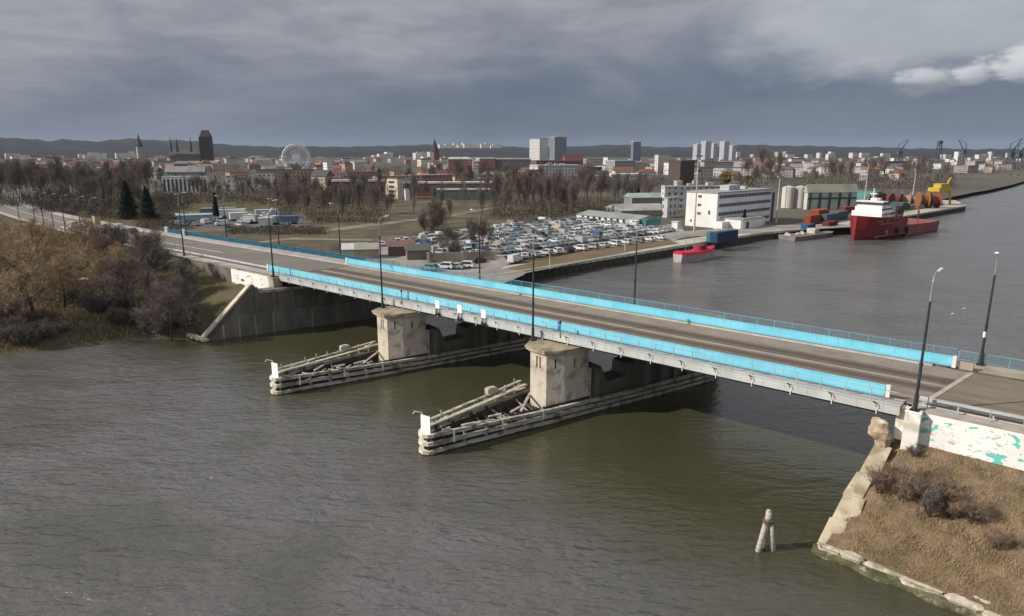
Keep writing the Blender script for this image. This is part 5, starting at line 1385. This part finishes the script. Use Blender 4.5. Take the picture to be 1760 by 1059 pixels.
# ---------------------------------------------------------------- cars
paint = M_obj("car_paint", .35, False, .05, .5); tyre = M("tyre", (.02, .02, .02))
def car_mesh(kind):
    body, cab, wheels = MB(), MB(), MB()
    W_ = .88
    if kind == "van": prof = [(-2.4, .35), (2.4, .35), (2.45, 1.0), (1.9, 1.25), (1.35, 2.05), (-2.35, 2.1), (-2.45, 1.0)]; gl = [(1.40, 1.3), (1.86, 1.28), (1.38, 1.95), (1.05, 1.95)]
    elif kind == "suv": prof = [(-2.2, .35), (2.2, .35), (2.25, .85), (1.1, 1.02), (.55, 1.62), (-1.7, 1.66), (-2.2, 1.0)]; gl = [(1.0, 1.03), (.55, 1.55), (-1.68, 1.58), (-2.0, 1.05)]
    else: prof = [(-2.1, .3), (2.1, .3), (2.15, .72), (.95, .88), (.3, 1.38), (-1.1, 1.42), (-1.75, .95), (-2.15, .85)]; gl = [(.88, .9), (.28, 1.33), (-1.08, 1.36), (-1.65, .95)]
    body.extr(prof, -W_, W_)
    for i, (x, y, z) in enumerate(body.v):
        if z > 1.1: body.v[i] = (x, y * .84, z)
    n = len(gl)
    for s in (-1, 1):
        cab.add([(x * .93, s * (W_ * .93 if z > 1.15 else W_ + .01), z) for x, z in gl], [tuple(range(n))])
    if kind != "van": cab.add([(gl[0][0] + .05, -.72, gl[0][1] + .02), (gl[0][0] + .05, .72, gl[0][1] + .02), (gl[1][0] + .07, .62, gl[1][1]), (gl[1][0] + .07, -.62, gl[1][1])], [(0, 1, 2, 3)])
    else: cab.add([(1.93, -.74, 1.27), (1.93, .74, 1.27), (1.42, .66, 2.0), (1.42, -.66, 2.0)], [(0, 1, 2, 3)])
    cab.add([(gl[3][0] - .14, -.66, gl[3][1] + .03), (gl[3][0] - .14, .66, gl[3][1] + .03), (gl[2][0] - .1, .58, gl[2][1]), (gl[2][0] - .1, -.58, gl[2][1])], [(0, 1, 2, 3)])
    for x in (-1.35, 1.35):
        for s in (-1, 1): wheels.tube([(x, s * .66, .33), (x, s * .92, .33)], .33, 10)
    return body, cab, wheels
CARM = {}
for kd in ("hatch", "suv", "van"):
    b_, c_, w_ = car_mesh(kd); m_ = MB()
    m_.add(b_.v, b_.f, 0); m_.add(c_.v, c_.f, 1); m_.add(w_.v, w_.f, 2)
    o = m_.build("parked_car", [paint, glassm, tyre]); CARM[kd] = o.data; bpy.data.objects.remove(o)
CC = [((.56, .57, .57), "white"), ((.33, .34, .355), "silver"), ((.17, .18, .19), "grey"), ((.03, .03, .035), "black"), ((.04, .07, .16), "blue"), ((.20, .03, .03), "red"), ((.10, .20, .21), "teal"), ((.33, .29, .22), "beige")]
def parked(x, y, rz, kd, ci, label, group, z=2.66, nm="parked_car"):
    o = bpy.data.objects.new(nm, CARM[kd]); C.link(o); o.location = (x, y, z); o.rotation_euler = (0, 0, rz); o.color = (*rc(CC[ci][0], .12), 1)
    return tag(o, label, "van" if kd == "van" else "car", group)
q = random.Random(8)
def inside(u, v, poly):
    c = False; j = len(poly) - 1
    for i in range(len(poly)):
        if (poly[i][1] > v) != (poly[j][1] > v) and u < (poly[j][0] - poly[i][0]) * (v - poly[i][1]) / (poly[j][1] - poly[i][1]) + poly[i][0]: c = not c
        j = i
    return c
LOT = [at(*p) for p in ((800, 428), (800, 410), (850, 392), (985, 376), (1098, 392), (1160, 398), (1120, 410), (1010, 424), (900, 438), (830, 444))]
e1, e2 = dirs(42); O_ = at(800, 444); n_ = 0
cand = []
for r in range(30):
    for k in range(46):
        x = O_[0] + e1[0] * (k * 2.75 + (r % 2) * .8) + e2[0] * (r * 5.6 + (r // 2) * 1.6); y = O_[1] + e1[1] * (k * 2.75 + (r % 2) * .8) + e2[1] * (r * 5.6 + (r // 2) * 1.6)
        if inside(x, y, LOT) and q.random() < .86: cand.append((x, y))
cand.sort(key=lambda p: p[1])
for x, y in cand[:255]:
    ci = q.choices(range(8), (26, 26, 22, 12, 4, 2, 6, 2))[0]; kd = q.choices(("hatch", "suv", "van"), (5, 4, 1))[0]
    parked(x + q.uniform(-.3, .3), y + q.uniform(-.3, .3), R(42 + 90 + (180 if q.random() < .5 else 0) + q.uniform(-4, 4)), kd, ci, f"{CC[ci][1]} {'van' if kd == 'van' else 'car'} parked among the dense rows of the riverside car park", f"{CC[ci][1]} {'vans' if kd == 'van' else 'cars'} in the dense rows of the car park")
for i in range(14):      # row along the grass strip
    u = 880 + 275 * i / 14; v = 447 - (u - 880) * .136; x, y = at(u, v); ci = q.choices(range(8), (45, 20, 14, 15, 2, 2, 0, 2))[0]
    parked(x, y, R(42 + q.choice([60, 75, 90])), q.choice(["hatch", "suv"]), ci, f"{CC[ci][1]} car in the single row along the grass strip by the quay", f"{CC[ci][1]} cars in the row along the grass strip", 2.70)
for i in range(34):      # loosely parked on the open paving left of the dense rows
    u, v = q.uniform(690, 830), q.uniform(409, 446)
    if v < 409 + (790 - u) * .15 or (u < 730 and v > 432): continue
    x, y = at(u, v); ci = q.choices(range(8), (40, 22, 14, 14, 4, 2, 2, 2))[0]
    parked(x, y, R(42 + q.choice([0, 90]) + q.uniform(-8, 8)), q.choice(["hatch", "suv", "hatch", "van"]), ci, f"{CC[ci][1]} vehicle parked loosely on the paving left of the dense rows", f"{CC[ci][1]} vehicles parked loosely left of the dense rows", 2.66)
for i in range(17):      # upper-left row along the field
    u = 655 + 240 * i / 17; v = 423 - (u - 655) * .135; x, y = at(u, v); ci = q.choices(range(8), (60, 20, 8, 8, 2, 2, 0, 0))[0]
    parked(x, y, R(20 + q.uniform(-6, 6) + 90), q.choice(["hatch", "suv", "van"]), ci, f"{CC[ci][1]} vehicle in the row along the edge of the field", f"{CC[ci][1]} vehicles in the row along the field", 2.66)
for i, (u, v, kd, ci, rz, lb) in enumerate(((738, 466, "suv", 6, 150, "dark teal car parked just behind the far blue parapet"), (765, 463, "suv", 0, 160, "white car parked behind the far parapet, beside the dark teal one"), (783, 463, "hatch", 1, 160, "silver car parked behind the far parapet, between two white ones"), (800, 461, "suv", 0, 165, "white car at the right end of the short row behind the far parapet"),
                                            (745, 418, "suv", 0, 60, "white car alone on the open paving left of the dense rows"), (760, 424, "hatch", 1, 80, "silver car on the open paving left of the dense rows"), (772, 416, "hatch", 0, 100, "white hatchback behind the silver car on the open paving"), (787, 422, "van", 0, 70, "white van on the open paving beside the first trees"), (756, 411, "hatch", 2, 30, "grey car at the back of the open paving"),
                                            (885, 452, "van", 0, 60, "white van at the near corner of the grass strip"), (735, 408, "suv", 1, 40, "silver car at the back left of the open paving"), (806, 436, "suv", 0, 40, "white car beside the dark trees at the car park corner"), (822, 452, "hatch", 3, 42, "black car at the near corner of the dense rows"))):
    x, y = at(u, v); parked(x, y, R(rz), kd, ci, lb, None, 2.66)
for x, y, ci, i in parked_later:
    parked(x, y, R(20 + 37 * i), ("van", "suv", "hatch")[i % 3], ci, f"{CC[ci][1]} vehicle standing about in the industrial yard behind the teal railing", f"{CC[ci][1]} vehicles in the industrial yard", 2.60)
# vehicles on the approach road, with their parts
def road_car(kd, ci, x, y, z, rz, label, nm):
    b_, c_, w_ = car_mesh(kd)
    t = thing(nm, label, "van" if kd == "van" else "car", (x, y, z), rz)
    o = b_.build("body", paint, t); o.color = (*CC[ci][0], 1); c_.build("window", glassm, t)
    for i in range(4):
        m_ = MB(); n_ = len(w_.v) // 4; m_.add(w_.v[i * n_:(i + 1) * n_], [tuple(k - i * n_ for k in f) for f in w_.f if i * n_ <= f[0] < (i + 1) * n_]); m_.build("wheel", tyre, t)
RD = lambda s, n, z: (*sn(s, n), z)
road_car("van", 0, *RD(203, 17.6, 7.75), BA, "white van driving away on the approach road near the white end posts", "van")
road_car("hatch", 3, *RD(192, 17.2, 8.0), BA, "black car close behind the white van on the approach road", "car")
road_car("van", 0, *RD(226, 13.4, 7.2), BA + math.pi, "white van on the near lane of the approach road by the kerb lamps", "van")
road_car("hatch", 3, *RD(395, 40, 4.15), BA - .2, "dark car far up the approach road at the bend", "car")
x, y, z = *sn(232, 21.8), 7.2
bs = thing("bus_shelter", "small ochre shelter box beside the approach road", "shelter", (x, y, z), BA)
m_ = MB(); m_.box(-1.6, 1.6, -.8, .8, .3, 3.0); t = m_.build("box", plain, bs); t.color = (.36, .30, .14, 1)
m_ = MB(); m_.box(-1.8, 1.8, -1, 1, 3.003, 3.2); m_.build("roof", black_m, bs)
x, y = at(795, 450); w_ = thing("boundary_wall", "pale concrete wall along the near edge of the car park", "wall", (x, y, 2.6), R(14))
m_ = MB(); m_.box(-9, 9, 0, .3, 0, 2.4); m_.build("wall", concrete, w_)
for k in range(3):
    m_ = MB(); m_.box(-9 + k * 8.7, -8.4 + k * 8.7, -.12, .42, 0, 2.6); m_.build("pier", kerb_m, w_)
for i, (u, v, wc, rcl, L, lb) in enumerate(((668, 441, (.16, .13, .10), (.17, .095, .08), 7, "low dark shed with reddish roof just beyond the far parapet"), (700, 448, (.20, .17, .14), (.10, .095, .09), 6, "low dark shed with black roof beside the reddish-roofed one"),
                                            (612, 446, (.34, .30, .24), (.30, .28, .24), 6, "small ochre cabin beyond the left end of the far parapet"), (590, 446, (.42, .46, .44), (.5, .54, .52), 6, "small pale cabin beside the teal railing end"))):
    x, y = at(u, v); block("shed", lb, "shed", (x, y), L, 6, 2.6, 12, wc, rcl, "gable", 1.3, plain, z=2.5)
# low hedge between field and car park
hm = MB(); q = random.Random(19)
for i in range(5200):
    t = q.random(); u = 566 + 430 * t; v = 431 - 58 * t + 6 * math.sin(t * 3); x, y = at(u, v + q.uniform(-1.2, 1.2)); c = Vector((x, y, 2.5 + q.uniform(0, 1.5))); d = Vector((q.uniform(-1, 1), q.uniform(-1, 1), q.uniform(0, 1.2))) * .5; s = Vector((q.uniform(-1, 1), q.uniform(-1, 1), 0)) * .12
    hm.add([c - s, c + s, c + d], [(0, 1, 2)])
tag(hm.build("hedge", tw_brown), "long low bare hedge between the open field and the car park", "hedge")

# ---------------------------------------------------------------- ships and harbour gear
def hull(st, n=5):
    """stations: (x, half beam at deck, half beam at water, deck height)"""
    m_ = MB(); vs = []
    for x, bd, bw, zd in st:
        ring = []
        for k in range(n):
            t = k / (n - 1); ring.append((x, (bw * .75 if k == 0 else bw + (bd - bw) * t ** .8), -1.0 + (zd + 1.0) * t))
        vs += ring + [(p[0], -p[1], p[2]) for p in reversed(ring)]
    k = 2 * n
    fs = [(i * k + j, i * k + j + 1, (i + 1) * k + j + 1, (i + 1) * k + j) for i in range(len(st) - 1) for j in range(k - 1)]
    fs += [tuple(range(k)), tuple(reversed(range((len(st) - 1) * k, len(st) * k)))]
    m_.add(vs, fs); return m_
def deckfill(st, dz=-.35):
    m_ = MB(); vs = []
    for x, bd, bw, zd in st: vs += [(x, bd * .96, zd + dz), (x, -bd * .96, zd + dz)]
    m_.add(vs, [(2 * i, 2 * i + 1, 2 * i + 3, 2 * i + 2) for i in range(len(st) - 1)]); return m_
b0 = at(1466, 413, 0); b1 = at(1589, 392, 0); ang = math.atan2(b1[1] - b0[1], b1[0] - b0[0]); LS = math.hypot(b1[0] - b0[0], b1[1] - b0[1]) * .93
red = M("ship_red", (.215, .02, .024), (.165, .016, .02), .15, .5, c3=(.17, .03, .028), scale3=.12); redl = M("ship_red_faded", (.25, .075, .068), (.20, .06, .055), .2, .6)
shw = M("ship_white", (.78, .78, .77), (.68, .68, .67), .3, .6)
sh = thing("supply_ship", "large red supply ship with white wheelhouse moored at the quay", "ship", (*b0, 0), ang)
zb_ = zat(1462, 374, b0[1]) ; Lf = LS * .45
st1 = [(0, .5, .15, zb_ + .6), (3, 3.2, 1.4, zb_ + .3), (8, 5.8, 4.0, zb_), (14, 6.9, 6.2, zb_ - .3), (Lf, 7.0, 6.9, zb_ - .6)]
hull(st1).build("bow_hull", red, sh); deckfill(st1).build("foredeck", M("ship_deck", (.14, .10, .09)), sh)
st2 = [(Lf + .01, 7.0, 6.9, 4.2), (LS * .8, 7.0, 6.9, 3.7), (LS, 6.6, 6.2, 3.9)]
hull(st2).build("aft_hull", redl, sh); deckfill(st2).build("aft_deck", M("ship_deck", (.14, .10, .09)), sh)
m_ = MB(); m_.box(8, Lf - 7, -5.2, 5.2, zb_ - .55, zb_ + 1.7); m_.box(9, Lf - 9, -4.6, 4.6, zb_ + 1.703, zb_ + 3.2); m_.build("deckhouse", shw, sh)
m_ = MB(); m_.hexa([(9.8, -4.3, zb_ + 3.203), (Lf - 12, -4.3, zb_ + 3.203), (Lf - 12, 4.3, zb_ + 3.203), (9.8, 4.3, zb_ + 3.203)], [(9.3, -4.7, zb_ + 5.2), (Lf - 12, -4.7, zb_ + 5.2), (Lf - 12, 4.7, zb_ + 5.2), (9.3, 4.7, zb_ + 5.2)]); wh = m_.build("wheelhouse", shw, sh)
m_ = MB(); m_.box(9.2, Lf - 11.9, -4.78, 4.78, zb_ + 4.1, zb_ + 4.8); m_.build("window", glassm, wh)
m_ = MB(); m_.tube([(12, 0, zb_ + 5.2), (12, 0, zb_ + 9.5)], .18, 6); m_.box(11.9, 12.1, -1.3, 1.3, zb_ + 7.6, zb_ + 7.8); m_.build("mast", shw, sh)
for s_ in (-1, 1):
    m_ = MB(); m_.box(Lf - 4, Lf - 1, s_ * 4.8 - .9, s_ * 4.8 + .9, zb_ - .9, zb_ + 3.2); m_.build("funnel", black_m, sh)
m_ = MB(); m_.box(.6, Lf, -7.25, -7.02, 1.5, 1.9); m_.box(4, Lf, -7.22, -7.02, zb_ - 2.2, zb_ - 1.9); m_.build("rubbing_strake", redl, sh)
m_ = MB(); m_.tube([(LS * .7, -5, 3.5), (LS * .7, -5, 8), (LS * .78, -2, 11)], [.5, .4, .2], 6); m_.build("deck_crane", redl, sh)
for k in range(9):
    m_ = MB(); m_.tube([(4 + k * 2.6, -6.9 + (.8 if k < 2 else 0), zb_ - 1.3), (4 + k * 2.6, -7.15 + (.8 if k < 2 else 0), zb_ - 1.3)], .28, 8); m_.build("porthole", glassm, sh)
m_ = MB()
for h_ in (.5, 1.0): m_.tube([(.4, 0, zb_ + .5 + h_), (3, -3.1, zb_ + .3 + h_), (8, -5.7, zb_ + h_), (14, -6.8, zb_ - .3 + h_), (Lf, -6.9, zb_ - .6 + h_)], .05, 4)
for x_, y_, z_ in ((.4, 0, .5), (3, -3.1, .3), (5.5, -4.5, .15), (8, -5.7, 0), (11, -6.3, -.15), (14, -6.8, -.3), (18, -6.85, -.45), (22, -6.9, -.5), (Lf, -6.9, -.6)): m_.tube([(x_, y_, zb_ + z_ - .3), (x_, y_, zb_ + z_ + 1.05)], .05, 4)
m_.build("bow_railing", shw, sh)
m_ = MB(); m_.box(9.05, Lf - 9.05, -4.68, -4.603, zb_ + 2.2, zb_ + 2.8); m_.box(8.4, Lf - 7.4, -5.28, -5.203, zb_ + .5, zb_ + 1.1); m_.build("window", glassm, sh)
m_ = MB(); m_.tube([(10.5, 0, zb_ + 7.2), (13.5, 0, zb_ + 7.2)], .2, 6); m_.box(13.5, 15.5, -1.5, 1.5, zb_ + 5.2, zb_ + 6.1); m_.build("radar", shw, sh)
m_ = MB(); m_.box(16, 19, -5.9, -5.21, zb_ + .6, zb_ + 1.5); m_.build("lifeboat", M("lifeboat_orange", (.5, .13, .03)), sh)
for k in range(3):
    m_ = MB(); m_.tube([(Lf - .5 - k * 8, -7.3, 1.2), (Lf - .5 - k * 8, -7.3, 3.6)], .55, 8); m_.build("tyre_fender", black_m, sh)

b0 = at(1164, 451, 0); b1 = at(1227, 441, 0); ang = math.atan2(b1[1] - b0[1], b1[0] - b0[0]); L = math.hypot(b1[0] - b0[0], b1[1] - b0[1])
bt = thing("fishing_boat", "small boat with crimson deck cover and grey hull moored at the quay", "boat", (*b0, 0), ang)
st = [(0, 1.6, 1.1, 2.2), (1.2, 2.2, 1.8, 2.0), (L * .4, 2.5, 2.2, 1.8), (L * .75, 2.2, 1.7, 2.0), (L * .93, 1.0, .6, 2.4), (L, .15, .05, 2.6)]
hull(st).build("hull", M("boat_hull_grey", (.38, .36, .34), (.28, .26, .25), .5, .6), bt)
m_ = MB(); vs = []
for x_, bd, bw, zd in st: vs += [(x_, bd * 1.03, zd), (x_, bd * .8, zd + .75), (x_, 0, zd + 1.05), (x_, -bd * .8, zd + .75), (x_, -bd * 1.03, zd)]
m_.add(vs, [(5 * i + a_, 5 * i + 5 + a_, 5 * i + 6 + a_, 5 * i + 1 + a_) for i in range(len(st) - 1) for a_ in range(4)] + [(0, 1, 2, 3, 4)]); m_.build("deck_cover", M("cover_crimson", (.52, .02, .06), (.38, .015, .045), .4, .6), bt)
m_ = MB(); m_.box(L * .5, L * .68, -1.2, 1.2, 2.6, 4.0); m_.build("cabin", M("cabin_red", (.25, .03, .05)), bt)
for xx, hh in ((L * .42, 9), (L * .2, 7)):
    m_ = MB(); m_.tube([(xx, 0, 2.5), (xx, 0, 2.5 + hh)], .08, 5); m_.build("mast", lampgrey, bt)
def boxes(lst, name, cat, group=None):
    for u, v, yw, L, wd, h, col, lb in lst:
        h *= .62
        x, y = at(u, v, 2.5); m_ = MB(); m_.box(0, L, 0, wd, 0, h)
        k = 0
        while k < L: m_.box(k, k + .12, -.05, -.003, .1, h - .1); k += .6
        col = tuple(c * .55 for c in col); o = m_.build(name, plain, None, (x, y, 2.62), R(yw)); o.color = (*col, 1); tag(o, lb, cat, group)
        d_ = MB(); d_.box(-.06, -.003, .15, wd - .15, .15, h - .15); t = d_.build("door", plain, o); t.color = (*[c * .8 for c in col], 1)
boxes([(1232, 419, 42, 12.2, 2.6, 5.2, (.035, .095, .22), "blue container with teal end on the quay beside the crimson boat"), (1226, 417, 42, 2.6, 2.6, 5.0, (.10, .36, .36), "short teal container at the left end of the blue one"),
       (1392, 386, 42, 9, 2.6, 5.2, (.48, .10, .04), "orange-red container, left of the stack before the warehouse"), (1406, 379, 42, 10, 4, 6.5, (.50, .12, .045), "taller orange-red container behind the stack before the warehouse"), (1420, 384, 42, 12, 2.6, 5.2, (.12, .17, .23), "blue-grey container in the stack before the warehouse"),
       (1440, 378, 42, 10, 2.6, 5.0, (.14, .19, .25), "blue-grey container nearest the red ship"), (1388, 395, 42, 6, 2.6, 2.6, (.04, .16, .34), "small bright blue container at the quay edge"), (1424, 390, 42, 8, 2.6, 2.6, (.26, .04, .05), "dark red container in front of the blue-grey ones"), (1452, 366, 30, 9, 3, 4, (.34, .07, .05), "red container partly hidden by the red ship's bow")], "shipping_container", "container")
# work barge left of the red ship
b0 = at(1352, 413, 0); b1 = at(1418, 405, 0); ang = math.atan2(b1[1] - b0[1], b1[0] - b0[0]); L = math.hypot(b1[0] - b0[0], b1[1] - b0[1])
br_ = thing("work_barge", "flat grey work barge moored along the quay left of the red ship", "barge", (*b0, 0), ang)
st = [(0, 3.4, 2.8, 1.6), (2, 3.6, 3.4, 1.5), (L - 2, 3.6, 3.4, 1.5), (L, 3.2, 2.4, 1.8)]
hull(st).build("hull", M("barge_grey", (.13, .13, .13), (.2, .17, .15), .3), br_); deckfill(st, -.2).build("deck", walk_m, br_)
m_ = MB(); m_.box(L * .6, L * .72, -1.6, 1.6, 1.3, 3.2); m_.build("cabin", kerb_m, br_)
m_ = MB(); q = random.Random(2)
for k in range(8): rock(m_, (L * q.uniform(.05, .5), q.uniform(-2, 2), 1.7), q.uniform(.4, .9), k, (1.3, 1, .8), 6)
m_.build("deck_cargo", kerb_m, br_)
# cable reels
for i, (u, v, rr, col, lb) in enumerate(((1506, 357, 3.5, (.20, .035, .03), "dark red cable reel left behind the red ship's wheelhouse"), (1524, 355, 3.3, (.22, .04, .035), "dark red cable reel in the middle behind the red ship"), (1540, 354, 3.2, (.19, .035, .03), "dark red cable reel beside the beige ones"),
                                         (1556, 354, 3.4, (.55, .36, .26), "beige cable reel right of the dark red ones"), (1570, 355, 3.2, (.50, .34, .25), "beige cable reel beside the orange ones"), (1584, 358, 4.0, (.34, .15, .06), "orange cable reel, left of the pair by the yellow machine"), (1602, 358, 3.8, (.30, .085, .04), "red-orange cable reel, right of the pair by the yellow machine"))):
    x, y = at(u, v, 2.5); rl = thing("cable_reel", lb, "cable reel", (x, y, 2.6 + rr), R(20 + 12 * i), "cable reels on the quay")
    m_ = MB(); m_.tube([(0, -1.9, 0), (0, 1.9, 0)], rr * .6, 16); t = m_.build("drum", plain, rl); t.color = (*[c * .6 for c in col], 1)
    for s_ in (-2.1, 2.1):
        m_ = MB(); m_.tube([(0, s_ - .15, 0), (0, s_ + .15, 0)], rr, 22); m_.tube([(0, s_ - .25, 0), (0, s_ + .25, 0)], rr * .25, 10); t = m_.build("flange", plain, rl); t.color = (*[c * .7 for c in col], 1)
x, y = at(1612, 352, 2.5)
ym = thing("cable_machine", "tall yellow cable-laying machine at the end of the quay", "machine", (x, y, 2.6), R(30))
for xx in (-6, 6):
    for yy in (-3, 3):
        m_ = MB(); m_.tube([(xx, yy, 0), (xx * .8, yy * .8, 8)], .5, 6); t = m_.build("leg", plain, ym); t.color = (.50, .35, .05, 1)
m_ = MB(); m_.box(-6, 6, -3, 3, 7, 9); m_.box(-3, 5, -2, 2, 9.003, 11); m_.tube([(5, 0, 9), (9, 0, 14)], .4, 6); t = m_.build("frame", plain, ym); t.color = (.50, .35, .05, 1)
x, y = at(1484, 350, 2.5); m_ = MB(); n = 10
tn = thing("storage_tent", "teal-green rounded storage tent behind the red ship's bow", "tent", (x, y, 2.5), R(25))
m_.extr([(math.cos(math.pi * i / n) * 7, math.sin(math.pi * i / n) * 7) for i in range(n + 1)], -9, 9); t = m_.build("cover", plain, tn); t.color = (.06, .20, .17, 1)
x, y = at(1568, 372, 0); tg = thing("tug_boat", "dark green tug boat with rounded cover behind the red ship's low stern", "tug", (x - 6, y + 8, 0), R(40))
hull([(0, 2.5, 2, 2.4), (4, 3.6, 3, 2.2), (16, 3.6, 3, 2.4), (22, .4, .2, 3.6)]).build("hull", M("tug_green", (.035, .07, .065), (.05, .09, .085), .3), tg)
m_ = MB(); m_.extr([(3 + 6 - math.cos(math.pi * i / 8) * 6, 2.3 + math.sin(math.pi * i / 8) * 3.6) for i in range(9)], -3, 3); m_.build("cover", M("tug_green", (.05, .09, .08)), tg)
m_ = MB(); m_.box(14, 17, -1.5, 1.5, 2.5, 5.4); m_.build("wheelhouse", shw, tg)

# tall lighting masts
for u, vb, vt, lb in ((1193, 396, 268, "very tall pale lighting mast in front of the white office"), (1334, 384, 304, "tall pale lighting mast beside the silos"), (1485, 352, 280, "tall thin lighting mast behind the red ship's bow"), (1569, 335, 292, "tall thin lighting mast before the brown thicket"), (1074, 432, 404, "short pale lighting mast on the grass strip, right one"), (945, 462, 434, "short pale lighting mast on the grass strip, left one")):
    x, y = at(u, vb, 2.5); h = zat(u, vt, y) - 2.5; ms = thing("lighting_mast", lb, "lighting mast", (x, y, 2.5), R(30))
    m_ = MB(); m_.tube([(0, 0, 0), (0, 0, h)], [.32, .16] if h > 12 else [.16, .1], 7); m_.build("pole", M("mast_galvanised", (.50, .47, .44), (.40, .38, .36)), ms)
    m_ = MB(); k = 1.6 if h > 12 else .6; m_.box(-k, k, -.3, .3, h + .003, h + .3)
    for xx in (-1, -.3, .4): m_.box(k * xx, k * (xx + .5), -.5, -.2, h - .35, h + .1)
    m_.build("lamp_frame", lampgrey, ms)
# flagpole-thin poles in the yard at left
# shipyard cranes on the right skyline
blue_st = M("crane_blue_grey", (.055, .07, .085), (.07, .085, .10))
for i, (u, vt, Y, jib, lb) in enumerate(((1546, 240, 1500, 1, "luffing harbour crane, leftmost of those on the right skyline"), (1613, 241, 1600, 0, "slim upright crane tower on the right skyline"), (1656, 240, 1700, -1, "faint luffing crane between the upright tower and the shipyard cranes"), (1738, 238, 1150, 1, "large shipyard crane, left of the pair at the right edge"), (1752, 240, 1100, 1, "large shipyard crane, right of the pair at the right edge"))):
    d = ray(u, 265); x = d[0] / d[1] * Y; h = zat(u, vt, Y) - 2.4
    cr = thing("harbour_crane", lb, "crane", (x, Y, 2.4), R(10))
    g = h * (.42 if jib else .85); b_ = h * .14
    for xx in (-1, 1):
        for yy in (-1, 1):
            m_ = MB(); m_.tube([(xx * b_, yy * b_, 0), (xx * b_ * .35, yy * b_ * .35, g)], h * .022, 5); m_.build("leg", blue_st, cr)
    m_ = MB()
    for k in range(5):
        t = k / 5; w0, w1 = b_ * (1 - .65 * t), b_ * (1 - .65 * (t + .2))
        m_.tube([(-w0, -w0, g * t), (w1, -w1, g * (t + .2))], h * .010, 4); m_.tube([(w0, w0, g * t), (-w1, w1, g * (t + .2))], h * .010, 4)
    m_.build("bracing", blue_st, cr)
    m_ = MB(); m_.box(-b_ * .6, b_ * .6, -b_ * .5, b_ * .5, g + .003, g + h * .12); m_.build("cab", blue_st, cr)
    if jib:
        m_ = MB(); dx = jib * h * .34; m_.tube([(0, 0, g + h * .1), (dx, 0, h)], [h * .028, h * .014], 5); m_.tube([(-dx * .25, 0, g + h * .1), (-dx * .2, 0, g + h * .42)], h * .018, 5); m_.build("jib", blue_st, cr)
        m_ = MB(); m_.tube([(-dx * .2, 0, g + h * .42), (dx, 0, h)], h * .008, 4); m_.build("stay", blue_st, cr)
    else:
        m_ = MB(); m_.tube([(0, 0, g), (0, 0, h)], h * .03, 5); m_.build("mast", blue_st, cr)
# gulls on the water
for u, v, lb in ((1636, 541, "white gull floating on the open water, left of two"), (1656, 532, "white gull floating on the open water, right of two")):
    x, y = at(u, v, 0); m_ = MB()
    m_.tube([(-.34, 0, .13), (-.2, 0, .12), (.05, 0, .11), (.2, 0, .16), (.27, 0, .27), (.34, 0, .31), (.41, 0, .29), (.47, 0, .27)], [.02, .08, .12, .09, .05, .06, .045, .01], 8)
    tag(m_.build("gull", M("gull_white", (.85, .85, .84), (.6, .61, .62), 3), None, (x, y, 0), R(20)), lb, "gull")

# ---------------------------------------------------------------- haze
def haze():
    m = bpy.data.materials.new("haze"); m.use_nodes = True
    t = m.node_tree; t.nodes.clear(); T = NT(t)
    v = T.n("ShaderNodeVolumePrincipled", {"Color": (.52, .62, .82, 1), "Density": 3.4e-5, "Anisotropy": 0.0})
    T.t.links.new(v.outputs[0], T.n("ShaderNodeOutputMaterial").inputs[1])
    m_ = MB(); m_.box(-16500, 16500, -3500, 16500, -3.0, 260.0)
    o = m_.build("haze", m); o["kind"] = "stuff"
haze()
